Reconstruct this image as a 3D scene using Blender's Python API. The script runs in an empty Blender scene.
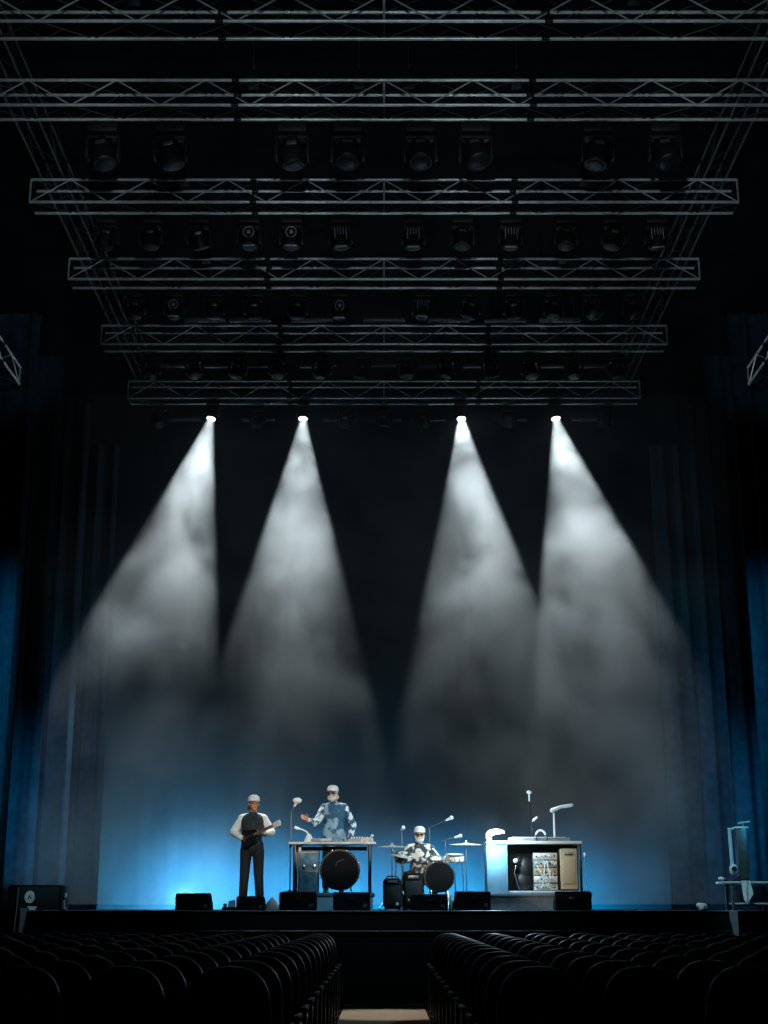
import bpy, bmesh, math, random
from mathutils import Vector, Matrix, Quaternion
random.seed(7)
PI = math.pi
sc = bpy.context.scene
col = sc.collection
# ------------------------------------------------------------------ camera
F = 1400.0
TH = math.atan(397.0 / F)
ZS = 1.35                      # stage floor
CZ = 1.37                      # eye
cam = bpy.data.cameras.new('camera'); camo = bpy.data.objects.new('camera', cam); col.objects.link(camo)
cam.sensor_fit = 'VERTICAL'; cam.sensor_height = 36.0; cam.lens = 36.0 * F / 1024.0
cam.clip_end = 200
camo.location = (0, 0, CZ); camo.rotation_euler = (PI / 2 + TH, 0, 0)
sc.camera = camo
def W(px, py, Y):
    """world point seen at pixel px,py lying on the plane y = Y"""
    a, b = (px - 384.0) / F, (512.0 - py) / F
    d = Vector((a, math.cos(TH) - b * math.sin(TH), math.sin(TH) + b * math.cos(TH)))
    t = Y / d.y
    return Vector((d.x * t, Y, CZ + d.z * t))
def WZ(px, py, z):
    a, b = (px - 384.0) / F, (512.0 - py) / F
    d = Vector((a, math.cos(TH) - b * math.sin(TH), math.sin(TH) + b * math.cos(TH)))
    t = (z - CZ) / d.z
    return Vector((d.x * t, d.y * t, z))
# ------------------------------------------------------------------ materials
def pm(name, c, rough=.6, metal=0.0, var=.18, scale=14.0, bump=.0, emit=None, estr=0.0, spec=None, c2=None):
    m = bpy.data.materials.new(name); m.use_nodes = True
    nt = m.node_tree; b = nt.nodes['Principled BSDF']
    tc = nt.nodes.new('ShaderNodeTexCoord'); n = nt.nodes.new('ShaderNodeTexNoise')
    n.inputs['Scale'].default_value = scale; n.inputs['Detail'].default_value = 3
    nt.links.new(tc.outputs['Object'], n.inputs['Vector'])
    r = nt.nodes.new('ShaderNodeValToRGB')
    lo = [max(0, v * (1 - var)) for v in c]; hi = [min(1, v * (1 + var)) for v in c]
    if c2:
        lo, hi = c, c2
    r.color_ramp.elements[0].position = .35; r.color_ramp.elements[1].position = .65
    if c2: r.color_ramp.elements[0].position = .50; r.color_ramp.elements[1].position = .56
    r.color_ramp.elements[0].color = (*lo, 1); r.color_ramp.elements[1].color = (*hi, 1)
    nt.links.new(n.outputs['Fac'], r.inputs['Fac']); nt.links.new(r.outputs['Color'], b.inputs['Base Color'])
    b.inputs['Roughness'].default_value = rough; b.inputs['Metallic'].default_value = metal
    if spec is not None: b.inputs['Specular IOR Level'].default_value = spec
    if bump:
        bp = nt.nodes.new('ShaderNodeBump'); bp.inputs['Strength'].default_value = bump; bp.inputs['Distance'].default_value = .02
        nt.links.new(n.outputs['Fac'], bp.inputs['Height']); nt.links.new(bp.outputs['Normal'], b.inputs['Normal'])
    if emit:
        b.inputs['Emission Color'].default_value = (*emit, 1); b.inputs['Emission Strength'].default_value = estr
    return m
M = dict(
    wall=pm('hall_wall_paint', (.010, .014, .017), .9, spec=.1, scale=2),
    carpet=pm('dark_carpet', (.010, .011, .013), .95, bump=.4, scale=90, spec=.05),
    runner=pm('beige_aisle_carpet', (.50, .41, .32), .95, bump=.3, scale=70, var=.08, spec=.1),
    stagefloor=pm('stage_floor', (.010, .010, .011), .45, scale=5),
    stagefront=pm('stage_front', (.005, .007, .009), .8, scale=3, spec=.2),
    edge=pm('metal_edge', (.35, .36, .38), .4, .9),
    drape=pm('black_drape', (.021, .036, .049), .95, var=.05, scale=6, spec=.05),
    leg=pm('stage_leg_velvet', (.018, .042, .066), .95, scale=6, spec=.05),
    alu=pm('aluminium_tube', (.78, .82, .84), .38, .5, scale=8),
    brace=pm('shaded_brace_tube', (.06, .063, .066), .5, .4),  # aluminium braces away from the front face, their shade put into the colour
    black=pm('black_plastic', (.007, .008, .009), .55, scale=20),
    blackm=pm('black_metal', (.02, .021, .023), .35, .6),
    gun=pm('gunmetal', (.16, .17, .18), .4, .7),
    grey=pm('grey_metal', (.28, .30, .32), .45, .5),
    fin=pm('cast_fins', (.36, .40, .45), .5, .3),
    glass=pm('dark_lens', (.012, .015, .02), .45, 0.0),
    lit=pm('lit_lens', (.9, .95, 1), .3, emit=(.92, .97, 1.0), estr=14),
    bluelit=pm('lit_wash_lens', (.6, .8, 1), .3, emit=(.35, .75, 1.0), estr=25),
    lamp=pm('lit_lamp', (.9, .97, 1), .3, emit=(.75, .93, 1.0), estr=18),
    seat=pm('seat_upholstery', (.004, .005, .006), .5, bump=.15, scale=60, spec=.15),
    seatfr=pm('seat_frame', (.03, .032, .035), .35, .3),
    cab=pm('black_cabinet', (.005, .006, .007), .8, bump=.25, scale=120, spec=.15),
    grille=pm('grille_cloth', (.010, .012, .014), .7, .1, scale=150, bump=.5),
    tan=pm('beige_grille', (.52, .39, .23), .85, scale=90, bump=.4, var=.12),
    riser=pm('riser_grey', (.17, .21, .25), .6, scale=9),
    pale=pm('pale_panel', (.52, .60, .68), .5, scale=7, var=.1),
    white=pm('white_fabric', (.82, .82, .80), .85, scale=40, bump=.1, var=.06),
    whiteplastic=pm('white_plastic', (.85, .87, .88), .4, var=.04),
    skin=pm('skin', (.60, .29, .16), .5, scale=30, var=.1),
    hair=pm('dark_hair', (.04, .025, .018), .7, scale=60),
    beardw=pm('grey_beard', (.72, .68, .62), .85, scale=70, bump=.4),
    shirt=pm('dark_shirt', (.015, .022, .032), .8, scale=8, var=.4),
    sleeve=pm('white_jacket', (.80, .80, .78), .8, scale=20, var=.1, bump=.1),
    trouser=pm('navy_trousers', (.006, .011, .020), .85, scale=12),
    denim=pm('patterned_jacket', (.03, .11, .19), .8, scale=6, c2=(.30, .45, .55)),
    denims=pm('patterned_sleeve', (.03, .10, .17), .8, scale=11, c2=(.80, .84, .86)),
    bluecase=pm('blue_case', (.10, .24, .34), .6, scale=12, var=.4), bluepanel=pm('blue_panel', (.25, .48, .64), .5, scale=6, var=.1),
    camo=pm('patterned_shirt', (.03, .04, .06), .8, scale=11, c2=(.80, .70, .60)),
    shoe=pm('shoe_leather', (.015, .015, .017), .5),
    eye=pm('eye', (.06, .04, .03), .2), lip=pm('lip', (.40, .16, .13), .5),
    wood=pm('dark_guitar_wood', (.010, .009, .010), .3, scale=5), neckw=pm('maple_neck', (.45, .28, .14), .4),
    brass=pm('cymbal_bronze', (.82, .76, .62), .4, .35, scale=30),
    chrome=pm('chrome', (.75, .77, .80), .2, .95),
    drumw=pm('drum_shell', (.70, .68, .64), .35, scale=6),
    head=pm('drum_head', (.80, .80, .78), .6, var=.05), headb=pm('black_drum_head', (.005, .005, .006), .8, spec=.15),
    gear=pm('gear_panel', (.30, .34, .36), .45, scale=12, c2=(.72, .62, .45)),
    key=pm('key_white', (.85, .85, .82), .35), led=pm('small_led', (.8, .9, 1), .3, emit=(.7, .9, 1), estr=2.0),
    tabletop=pm('table_top', (.55, .60, .64), .4, scale=10), cable=pm('black_cable', (.01, .01, .011), .6),
    towel=pm('towel', (.75, .80, .84), .9, scale=30, bump=.4),
    plywood=pm('maple_stick', (.75, .58, .38), .5),
)
def clear_lens():
    m = bpy.data.materials.new('glowing_lens'); m.use_nodes = True; nt = m.node_tree
    for n in list(nt.nodes): nt.nodes.remove(n)
    out = nt.nodes.new('ShaderNodeOutputMaterial'); ad = nt.nodes.new('ShaderNodeAddShader')
    tr = nt.nodes.new('ShaderNodeBsdfTransparent'); em = nt.nodes.new('ShaderNodeEmission'); em.inputs['Color'].default_value = (.92, .97, 1, 1); em.inputs['Strength'].default_value = 8
    nt.links.new(tr.outputs[0], ad.inputs[0]); nt.links.new(em.outputs[0], ad.inputs[1]); nt.links.new(ad.outputs[0], out.inputs['Surface'])
    return m
M['lit'] = clear_lens()
# haze
def haze_material():
    m = bpy.data.materials.new('stage_haze'); m.use_nodes = True
    nt = m.node_tree
    for n in list(nt.nodes): nt.nodes.remove(n)
    out = nt.nodes.new('ShaderNodeOutputMaterial')
    vs = nt.nodes.new('ShaderNodeVolumeScatter'); vs.inputs['Color'].default_value = (.93, .97, 1, 1)
    tc = nt.nodes.new('ShaderNodeTexCoord'); mp = nt.nodes.new('ShaderNodeMapping'); mp.inputs['Location'].default_value = HAZE_OFF
    n1 = nt.nodes.new('ShaderNodeTexNoise'); n1.inputs['Scale'].default_value = .60; n1.inputs['Detail'].default_value = 3.5; n1.inputs['Roughness'].default_value = .52
    n1.inputs['Distortion'].default_value = .35
    nt.links.new(tc.outputs['Object'], mp.inputs['Vector']); nt.links.new(mp.outputs['Vector'], n1.inputs['Vector'])
    mr = nt.nodes.new('ShaderNodeMapRange'); mr.interpolation_type = 'SMOOTHSTEP'
    mr.inputs['From Min'].default_value = .42; mr.inputs['From Max'].default_value = .62
    mr.inputs['To Min'].default_value = .38; mr.inputs['To Max'].default_value = 2.1
    nt.links.new(n1.outputs['Fac'], mr.inputs['Value'])
    sp = nt.nodes.new('ShaderNodeSeparateXYZ'); nt.links.new(tc.outputs['Object'], sp.inputs['Vector'])
    rz = nt.nodes.new('ShaderNodeMapRange'); rz.inputs['From Min'].default_value = 0; rz.inputs['From Max'].default_value = 11.0
    n2 = nt.nodes.new('ShaderNodeTexNoise'); n2.inputs['Scale'].default_value = .28; n2.inputs['Detail'].default_value = 2
    nt.links.new(mp.outputs['Vector'], n2.inputs['Vector'])
    ma = nt.nodes.new('ShaderNodeMath'); ma.operation = 'MULTIPLY_ADD'; ma.inputs[1].default_value = 6.0
    zz = nt.nodes.new('ShaderNodeMath'); zz.operation = 'ADD'; zz.inputs[1].default_value = -3.0
    nt.links.new(sp.outputs['Z'], zz.inputs[0]); nt.links.new(n2.outputs['Fac'], ma.inputs[0]); nt.links.new(zz.outputs[0], ma.inputs[2])
    nt.links.new(ma.outputs[0], rz.inputs['Value'])
    rmp = nt.nodes.new('ShaderNodeValToRGB'); e = rmp.color_ramp.elements
    pts = HAZE_RAMP
    e[0].position, e[0].color = pts[0][0], (*[pts[0][1]] * 3, 1); e[1].position, e[1].color = pts[-1][0], (*[pts[-1][1]] * 3, 1)
    for p, v in pts[1:-1]:
        k = e.new(p); k.color = (v, v, v, 1)
    nt.links.new(rz.outputs['Result'], rmp.inputs['Fac'])
    a = nt.nodes.new('ShaderNodeMath'); a.operation = 'MULTIPLY'; nt.links.new(mr.outputs['Result'], a.inputs[0]); nt.links.new(rmp.outputs['Color'], a.inputs[1])
    b = nt.nodes.new('ShaderNodeMath'); b.operation = 'MULTIPLY'; b.inputs[1].default_value = HAZE_D
    nt.links.new(a.outputs[0], b.inputs[0]); nt.links.new(b.outputs[0], vs.inputs['Density'])
    nt.links.new(vs.outputs['Volume'], out.inputs['Volume'])
    return m
HAZE_OFF = (3.2, 1.7, .6)
HAZE_RAMP = [(0, .24), (.16, .13), (.30, .14), (.42, .38), (.50, .85), (.57, 1.30), (.66, 1.02), (.76, .70), (1.0, .62)]
HAZE_D = .05
# ------------------------------------------------------------------ mesh builder
class MB:
    def __init__(s): s.v = []; s.f = []
    def add(s, vs, fs, mat=None):
        o = len(s.v)
        s.v += [(mat @ Vector(p)) if mat else Vector(p) for p in vs]; s.f += [tuple(i + o for i in f) for f in fs]; return s
    def box(s, c, d, rot=None, bev=0.0, seg=2):
        bm = bmesh.new(); bmesh.ops.create_cube(bm, size=1)
        for v in bm.verts: v.co = Vector((v.co.x * d[0], v.co.y * d[1], v.co.z * d[2]))
        if bev: bmesh.ops.bevel(bm, geom=bm.edges[:], offset=bev, segments=seg, profile=.5, affect='EDGES')
        mt = Matrix.Translation(c) @ (rot.to_4x4() if rot else Matrix())
        s.bm(bm, mt); return s
    def bm(s, bm, mt=None):
        bm.verts.ensure_lookup_table(); bm.verts.index_update()
        s.add([v.co.copy() for v in bm.verts], [[v.index for v in f.verts] for f in bm.faces], mt); bm.free()
    def cyl(s, p0, p1, r0, r1=None, n=12):
        r1 = r0 if r1 is None else r1
        p0, p1 = Vector(p0), Vector(p1); d = (p1 - p0)
        q = Vector((0, 0, 1)).rotation_difference(d.normalized()) if d.length > 1e-9 else Quaternion()
        vs = []
        for p, r in ((p0, r0), (p1, r1)):
            for k in range(n):
                a = 2 * PI * k / n; vs.append(p + q @ Vector((math.cos(a) * r, math.sin(a) * r, 0)))
        fs = [(k, (k + 1) % n, n + (k + 1) % n, n + k) for k in range(n)] + [tuple(range(n - 1, -1, -1)), tuple(range(n, 2 * n))]
        return s.add(vs, fs)
    def sph(s, c, r, n=14, m=9, rot=None):
        if not hasattr(r, '__len__'): r = (r, r, r)
        vs = [(0, 0, r[2])]; fs = []
        for i in range(1, m):
            t = PI * i / m
            for k in range(n):
                a = 2 * PI * k / n; vs.append((r[0] * math.sin(t) * math.cos(a), r[1] * math.sin(t) * math.sin(a), r[2] * math.cos(t)))
        vs.append((0, 0, -r[2])); L = len(vs) - 1
        for k in range(n):
            fs.append((0, 1 + k, 1 + (k + 1) % n)); b = 1 + (m - 2) * n; fs.append((L, b + (k + 1) % n, b + k))
        for i in range(m - 2):
            for k in range(n):
                a = 1 + i * n; fs.append((a + k, a + n + k, a + n + (k + 1) % n, a + (k + 1) % n))
        mt = Matrix.Translation(c) @ (rot.to_4x4() if rot else Matrix())
        return s.add(vs, fs, mt)
    def cap(s, p0, p1, r0, r1=None, n=12):
        r1 = r0 if r1 is None else r1
        s.cyl(p0, p1, r0, r1, n); s.sph(p0, r0, n, 8); s.sph(p1, r1, n, 8); return s
    def tube(s, pts, r, n=8):
        pts = [Vector(p) for p in pts]; L = len(pts)
        rs = r if hasattr(r, '__len__') else [r] * L
        vs = []; up = None
        for i, p in enumerate(pts):
            t = (pts[min(i + 1, L - 1)] - pts[max(i - 1, 0)]).normalized()
            if up is None:
                up = t.orthogonal().normalized()
            else: up = (up - t * up.dot(t)).normalized()
            w = t.cross(up)
            for k in range(n):
                a = 2 * PI * k / n; vs.append(p + (up * math.cos(a) + w * math.sin(a)) * rs[i])
        fs = [(i * n + k, i * n + (k + 1) % n, (i + 1) * n + (k + 1) % n, (i + 1) * n + k) for i in range(L - 1) for k in range(n)]
        fs += [tuple(range(n - 1, -1, -1)), tuple(range((L - 1) * n, L * n))]
        return s.add(vs, fs)
    def lathe(s, prof, n=24, mt=None):
        vs = []; fs = []
        for r, z in prof:
            for k in range(n):
                a = 2 * PI * k / n; vs.append((max(r, 1e-4) * math.cos(a), max(r, 1e-4) * math.sin(a), z))
        for i in range(len(prof) - 1):
            for k in range(n): fs.append((i * n + k, i * n + (k + 1) % n, (i + 1) * n + (k + 1) % n, (i + 1) * n + k))
        fs += [tuple(range(n - 1, -1, -1)), tuple(range((len(prof) - 1) * n, len(prof) * n))]
        return s.add(vs, fs, mt)
    def prism(s, outline, d0, d1, mt=None):
        """outline in local x,z; extruded along y from d0 to d1"""
        n = len(outline)
        vs = [(x, d0, z) for x, z in outline] + [(x, d1, z) for x, z in outline]
        fs = [tuple(range(n)), tuple(range(2 * n - 1, n - 1, -1))] + [(k, k + n, (k + 1) % n + n, (k + 1) % n) for k in range(n)]
        return s.add(vs, fs, mt)
    def mesh(s, name, mat, smooth=True):
        me = bpy.data.meshes.new(name); me.from_pydata([tuple(v) for v in s.v], [], s.f)
        bm = bmesh.new(); bm.from_mesh(me); bmesh.ops.recalc_face_normals(bm, faces=bm.faces); bm.to_mesh(me); bm.free()
        if smooth:
            me.polygons.foreach_set('use_smooth', [True] * len(me.polygons))
            try: me.set_sharp_from_angle(angle=math.radians(38))
            except Exception: pass
        me.materials.append(mat); return me
    def build(s, name, mat, parent=None, smooth=True, loc=None):
        o = bpy.data.objects.new(name, s.mesh(name, mat, smooth)); col.objects.link(o)
        if parent: o.parent = parent
        if loc is not None: o.location = loc
        return o
    def remesh(s, name, mat, parent=None, vox=.012, smooth_it=4):
        me = bpy.data.meshes.new(name); me.from_pydata([tuple(v) for v in s.v], [], s.f)
        bm = bmesh.new(); bm.from_mesh(me); bmesh.ops.recalc_face_normals(bm, faces=bm.faces); bm.to_mesh(me); bm.free()
        t = bpy.data.objects.new('tmp', me); col.objects.link(t)
        r = t.modifiers.new('r', 'REMESH'); r.mode = 'VOXEL'; r.voxel_size = vox; r.use_smooth_shade = True
        if smooth_it:
            q = t.modifiers.new('s', 'SMOOTH'); q.factor = .5; q.iterations = smooth_it
        dg = bpy.context.evaluated_depsgraph_get(); dg.update()
        nm = bpy.data.meshes.new_from_object(t.evaluated_get(dg)); nm.name = name
        bpy.data.objects.remove(t); bpy.data.meshes.remove(me)
        # keep only the outer island(s): drop tiny interior shells
        bm = bmesh.new(); bm.from_mesh(nm); seen = set(); isl = []
        for v in bm.verts:
            if v in seen: continue
            st = [v]; seen.add(v); g = []
            while st:
                a = st.pop(); g.append(a)
                for e in a.link_edges:
                    b = e.other_vert(a)
                    if b not in seen: seen.add(b); st.append(b)
            isl.append(g)
        isl.sort(key=len)
        for g in isl[:-1]:
            if len(g) < .25 * len(isl[-1]): bmesh.ops.delete(bm, geom=g, context='VERTS')
        bm.to_mesh(nm); bm.free()
        nm.polygons.foreach_set('use_smooth', [True] * len(nm.polygons))
        nm.materials.clear(); nm.materials.append(mat)
        o = bpy.data.objects.new(name, nm); col.objects.link(o)
        if parent: o.parent = parent
        return o
def tag(o, label=None, cat=None, group=None, kind=None):
    if label: o['label'] = label
    if cat: o['category'] = cat
    if group: o['group'] = group
    if kind: o['kind'] = kind
    return o
def thing(name, label, cat, loc=(0, 0, 0), rz=0.0, group=None):
    o = bpy.data.objects.new(name, None); col.objects.link(o); o.empty_display_size = .1
    o.location = loc; o.rotation_euler = (0, 0, rz); return tag(o, label, cat, group)
KIDS = {}
def copy_tree(o, parent=None):
    c = o.copy(); col.objects.link(c)
    if parent: c.parent = parent
    for ch in [x for x in o.children]: copy_tree(ch, c)
    return c
ORD = ['', 'first', 'second', 'third', 'fourth', 'fifth', 'sixth', 'seventh', 'eighth', 'ninth', 'tenth', 'eleventh', 'twelfth', 'thirteenth', 'fourteenth', 'fifteenth', 'sixteenth', 'seventeenth', 'eighteenth', 'nineteenth', 'twentieth']
def struct(name, mb, mat, label=None, smooth=False):
    o = mb.build(name, mat, smooth=smooth); o['kind'] = 'structure'
    return o
# ------------------------------------------------------------------ the setting
XW, YB, YE, ZC = 11.0, 34.0, -2.5, 14.2
struct('floor', MB().box((0, (YB + YE) / 2, -.05), (2 * XW, YB - YE, .1)), M['carpet'])
struct('ceiling', MB().box((0, (YB + YE) / 2, ZC + .05), (2 * XW, YB - YE, .1)), M['wall'])
struct('wall_left', MB().box((-XW - .05, (YB + YE) / 2, ZC / 2), (.1, YB - YE, ZC)), M['wall'])
struct('wall_right', MB().box((XW + .05, (YB + YE) / 2, ZC / 2), (.1, YB - YE, ZC)), M['wall'])
struct('wall_back', MB().box((0, YB + .05, ZC / 2), (2 * XW, .1, ZC)), M['wall'])
struct('wall_front', MB().box((0, YE - .05, ZC / 2), (2 * XW, .1, ZC)), M['wall'])
YF = 22.0
LIP = 5.42
struct('stage_platform', MB().prism([(-XW, 0), (-XW, ZS), (XW, ZS), (XW, 0)], YF + .5, YB - .02).prism([(-LIP, 0), (-LIP, ZS), (LIP, ZS), (LIP, 0)], YF, YF + .5), M['stagefloor'])
struct('stage_front_panel', MB().box((0, YF - .012, ZS / 2 - .01), (2 * LIP, .02, ZS - .04)), M['stagefront'])
struct('trim_1', MB().box((0, YF - .022, ZS - .012), (2 * LIP, .04, .022), bev=.004), M['edge'])
struct('trim_2', MB().box((0, YF - .04, ZS - .30), (2 * LIP, .05, .022), bev=.004), M['edge'])
struct('aisle_runner', MB().box((0, 13.2, .006), (1.16, 17.5, .012)), M['runner'])
# ------------------------------------------------------------------ drapes
def drape(name, x0, x1, y, z0, z1, mat, amp=.10, per=.42, seed=0, nx=None):
    rnd = random.Random(seed)
    nx = nx or int((x1 - x0) / per * 10); nz = 14
    ph = [rnd.uniform(-.6, .6) for _ in range(64)]
    mb = MB(); vs = []; fs = []
    for j in range(nz + 1):
        t = j / nz; z = z0 + (z1 - z0) * t
        for i in range(nx + 1):
            x = x0 + (x1 - x0) * i / nx
            u = (x - x0) / per; k = int(u) % 63; fr = u - int(u)
            p = ph[k] * (1 - fr) + ph[k + 1] * fr
            a = amp * (1 - .25 * t) * (.65 + .35 * math.sin(u * .7 + seed))
            yy = y + a * math.sin(2 * PI * u + 1.6 * p) + .35 * a * math.sin(4.3 * PI * u + p + .4 * t)
            vs.append((x + .02 * math.sin(3 * t + u), yy, z))
    for j in range(nz):
        for i in range(nx):
            a = j * (nx + 1) + i; fs.append((a, a + 1, a + nx + 2, a + nx + 1))
    n = len(vs)
    # back layer gives the cloth a thickness
    vs2 = [(x, yy + .012, z) for x, yy, z in vs]
    fs2 = [tuple(v + n for v in f[::-1]) for f in fs]
    rim = [i for i in range(nx + 1)]
    side = []
    for j in range(nz):
        a = j * (nx + 1); side.append((a, a + nx + 1, a + nx + 1 + n, a + n)); b = a + nx; side.append((b, b + n, b + nx + 1 + n, b + nx + 1))
    for i in range(nx):
        side.append((i, i + n, i + 1 + n, i + 1)); b = nz * (nx + 1) + i; side.append((b, b + 1, b + 1 + n, b + n))
    mb.add(vs + vs2, fs + fs2 + side)
    return mb.build(name, mat)
bd = drape('backdrop_curtain', -9.0, 9.0, 32.4, ZS + .01, 13.6, M['drape'], amp=.016, per=.7, seed=3)
tag(bd, 'wide dark backdrop curtain glowing blue behind the band', 'curtain')
LEGS = [(30.0, 5.95, 'rearmost'), (27.2, 6.03, 'second from the back'), (24.7, 6.03, 'third from the back'), (22.75, 6.02, 'frontmost')]
for sgn, sd in ((-1, 'left'), (1, 'right')):
    for i, (y, x, wh) in enumerate(LEGS):
        a, b = (x, x + 3.2) if sgn > 0 else (-x - 3.2, -x)
        o = drape('stage_curtain', a, b, y, ZS + .01, 11.45, M['leg'], amp=.11, per=.40, seed=10 + i + (5 if sgn > 0 else 0))
        tag(o, f'dark pleated stage leg curtain, {wh} on the {sd} side of the stage', 'curtain', 'stage leg curtains')
# ------------------------------------------------------------------ trusses
HT = 10.4 + CZ                  # height of the bottom chords
TW, TD, THH = 5.42, .36, .38    # half length, depth, height
TUBE = .023
brace_cache = {}
def brace_mesh(L, mat, r):
    k = (round(L, 4), mat, r)
    if k not in brace_cache: brace_cache[k] = MB().cyl((0, 0, 0), (0, 0, L), r, n=6).mesh('brace', M[mat])
    return brace_cache[k]
def brace(parent, p0, p1, mat='brace', r=.008):
    p0, p1 = Vector(p0), Vector(p1); d = p1 - p0
    o = bpy.data.objects.new('brace', brace_mesh(d.length, mat, r)); col.objects.link(o); o.parent = parent
    o.location = p0; o.rotation_mode = 'QUATERNION'; o.rotation_quaternion = Vector((0, 0, 1)).rotation_difference(d.normalized())
    return o
def truss(label, loc, half, rz=0.0, bays=18, group='lighting trusses', w=TD, h=THH, r=TUBE, cmat='alu', bm_='alu'):
    """box truss along local x; local origin at the middle of the bottom front chord"""
    t = thing('lighting_truss', label, 'truss', loc, rz, group)
    cm = MB().cyl((-half, 0, 0), (half, 0, 0), r, n=10).mesh('chord', M[cmat])
    for y in (0, w):
        for z in (0, h):
            c = bpy.data.objects.new('chord', cm); col.objects.link(c); c.parent = t; c.location = (0, y, z)
    step = 2 * half / bays
    for i in range(bays):
        x0, x1 = -half + i * step, -half + (i + 1) * step
        if (i < bays / 2): a, b = (0, h) if i % 2 == 0 else (h, 0)
        else: a, b = (0, h) if i % 2 == 0 else (h, 0)
        brace(t, (x0, 0, a), (x1, 0, b), bm_, .011); brace(t, (x0, w, a), (x1, w, b))
        ya, yb = (0, w) if i % 2 == 0 else (w, 0)
        for z in (0, h): brace(t, (x0, ya, z), (x1, yb, z))
    for x in (-half, 0, half):
        brace(t, (x, 0, 0), (x, 0, h), bm_, .016); brace(t, (x, w, 0), (x, w, h))
        for z in (0, h): brace(t, (x, 0, z), (x, w, z))
    # dark couplers where truss sections are pinned together
    for x in (-half * .37, half * .37):
        for y in (0, w):
            mb = MB()
            for z in (0, h): mb.cyl((x - .05, y, z), (x + .05, y, z), r * 1.35, n=10)
            mb.box((x, y, h / 2), (.03, .03, h)); mb.build('coupler', M['blackm'], t)
    return t
tpy = [21, 105, 202, 279, 344, 398]
TY = [WZ(384, y, HT).y for y in tpy]
tname = ['topmost truss, cut by the top of the photo', 'second truss from the top of the photo', 'third truss from the top', 'fourth truss from the top', 'fifth truss from the top', 'lowest truss in the photo, the one carrying the lit beams']
for y, n in zip(TY, tname):
    truss('aluminium box lighting truss, ' + n, (0, y, HT), TW)
# trusses running in depth, tying the row together (just above the cross trusses)
for s, sd in ((-1, 'left'), (1, 'right')):
    y0, y1 = TY[0] + .5, TY[5] + .6
    truss(f'long aluminium side truss running front to back on the {sd}, above the cross trusses', (s * 4.93, (y0 + y1) / 2, HT + THH + .06), (y1 - y0) / 2, PI / 2 * (1 if s < 0 else -1), bays=22, group='side trusses', w=.34, h=.34, cmat='gun', bm_='brace')  # tubes coloured darker in place of dimmer light on the side trusses
    # separate short truss at the edge of the frame
    pe = W(384 + s * 365, 384, 22.1)
    Ly = 3.4
    truss(f'short separate truss end at the {sd} edge of the photo, outside the main rig', (pe.x, 22.1 - Ly / 2, pe.z), Ly / 2, PI / 2 * (1 if s < 0 else -1), bays=6, group='outer truss ends', w=.36, h=.30)
# hoist chains
for i, (px, k, wh) in enumerate([(250, 1, 'left of centre'), (358, 1, 'just left of the centre'), (409, 1, 'just right of the centre'), (520, 1, 'right of centre')]):
    p = WZ(px, 100, HT)
    c = thing('hoist_chain', f'thin dark hoist chain rising from the second truss, {wh}', 'chain', (p.x, TY[1] + TD / 2, HT + THH), 0, 'hoist chains')
    MB().cyl((0, 0, .20), (0, 0, ZC - HT - THH), .012, n=6).build('chain', M['gun'], c)
    MB().box((0, 0, .13), (.16, .2, .22), bev=.03).build('hoist_body', M['black'], c)
    MB().tube([(.0, 0, .04), (.03, 0, .02), (.0, 0, -.01)], .012).build('hook', M['gun'], c)
for k, nm in ((0, 'topmost truss'), (2, 'third truss from the top'), (3, 'fourth truss from the top'), (4, 'fifth truss from the top'), (5, 'lowest truss')):
    for sx, sd in ((-1, 'left'), (1, 'right')):
        c = thing('hoist_chain', f'thin dark hoist chain above {sd} half of the {nm}', 'chain', (sx * 3.1, TY[k] + TD / 2, HT + THH), 0, 'hoist chains')
        MB().cyl((0, 0, .20), (0, 0, ZC - HT - THH), .010, n=6).build('chain', M['black'], c); MB().box((0, 0, .13), (.16, .2, .22), bev=.03).build('hoist_body', M['black'], c)
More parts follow.
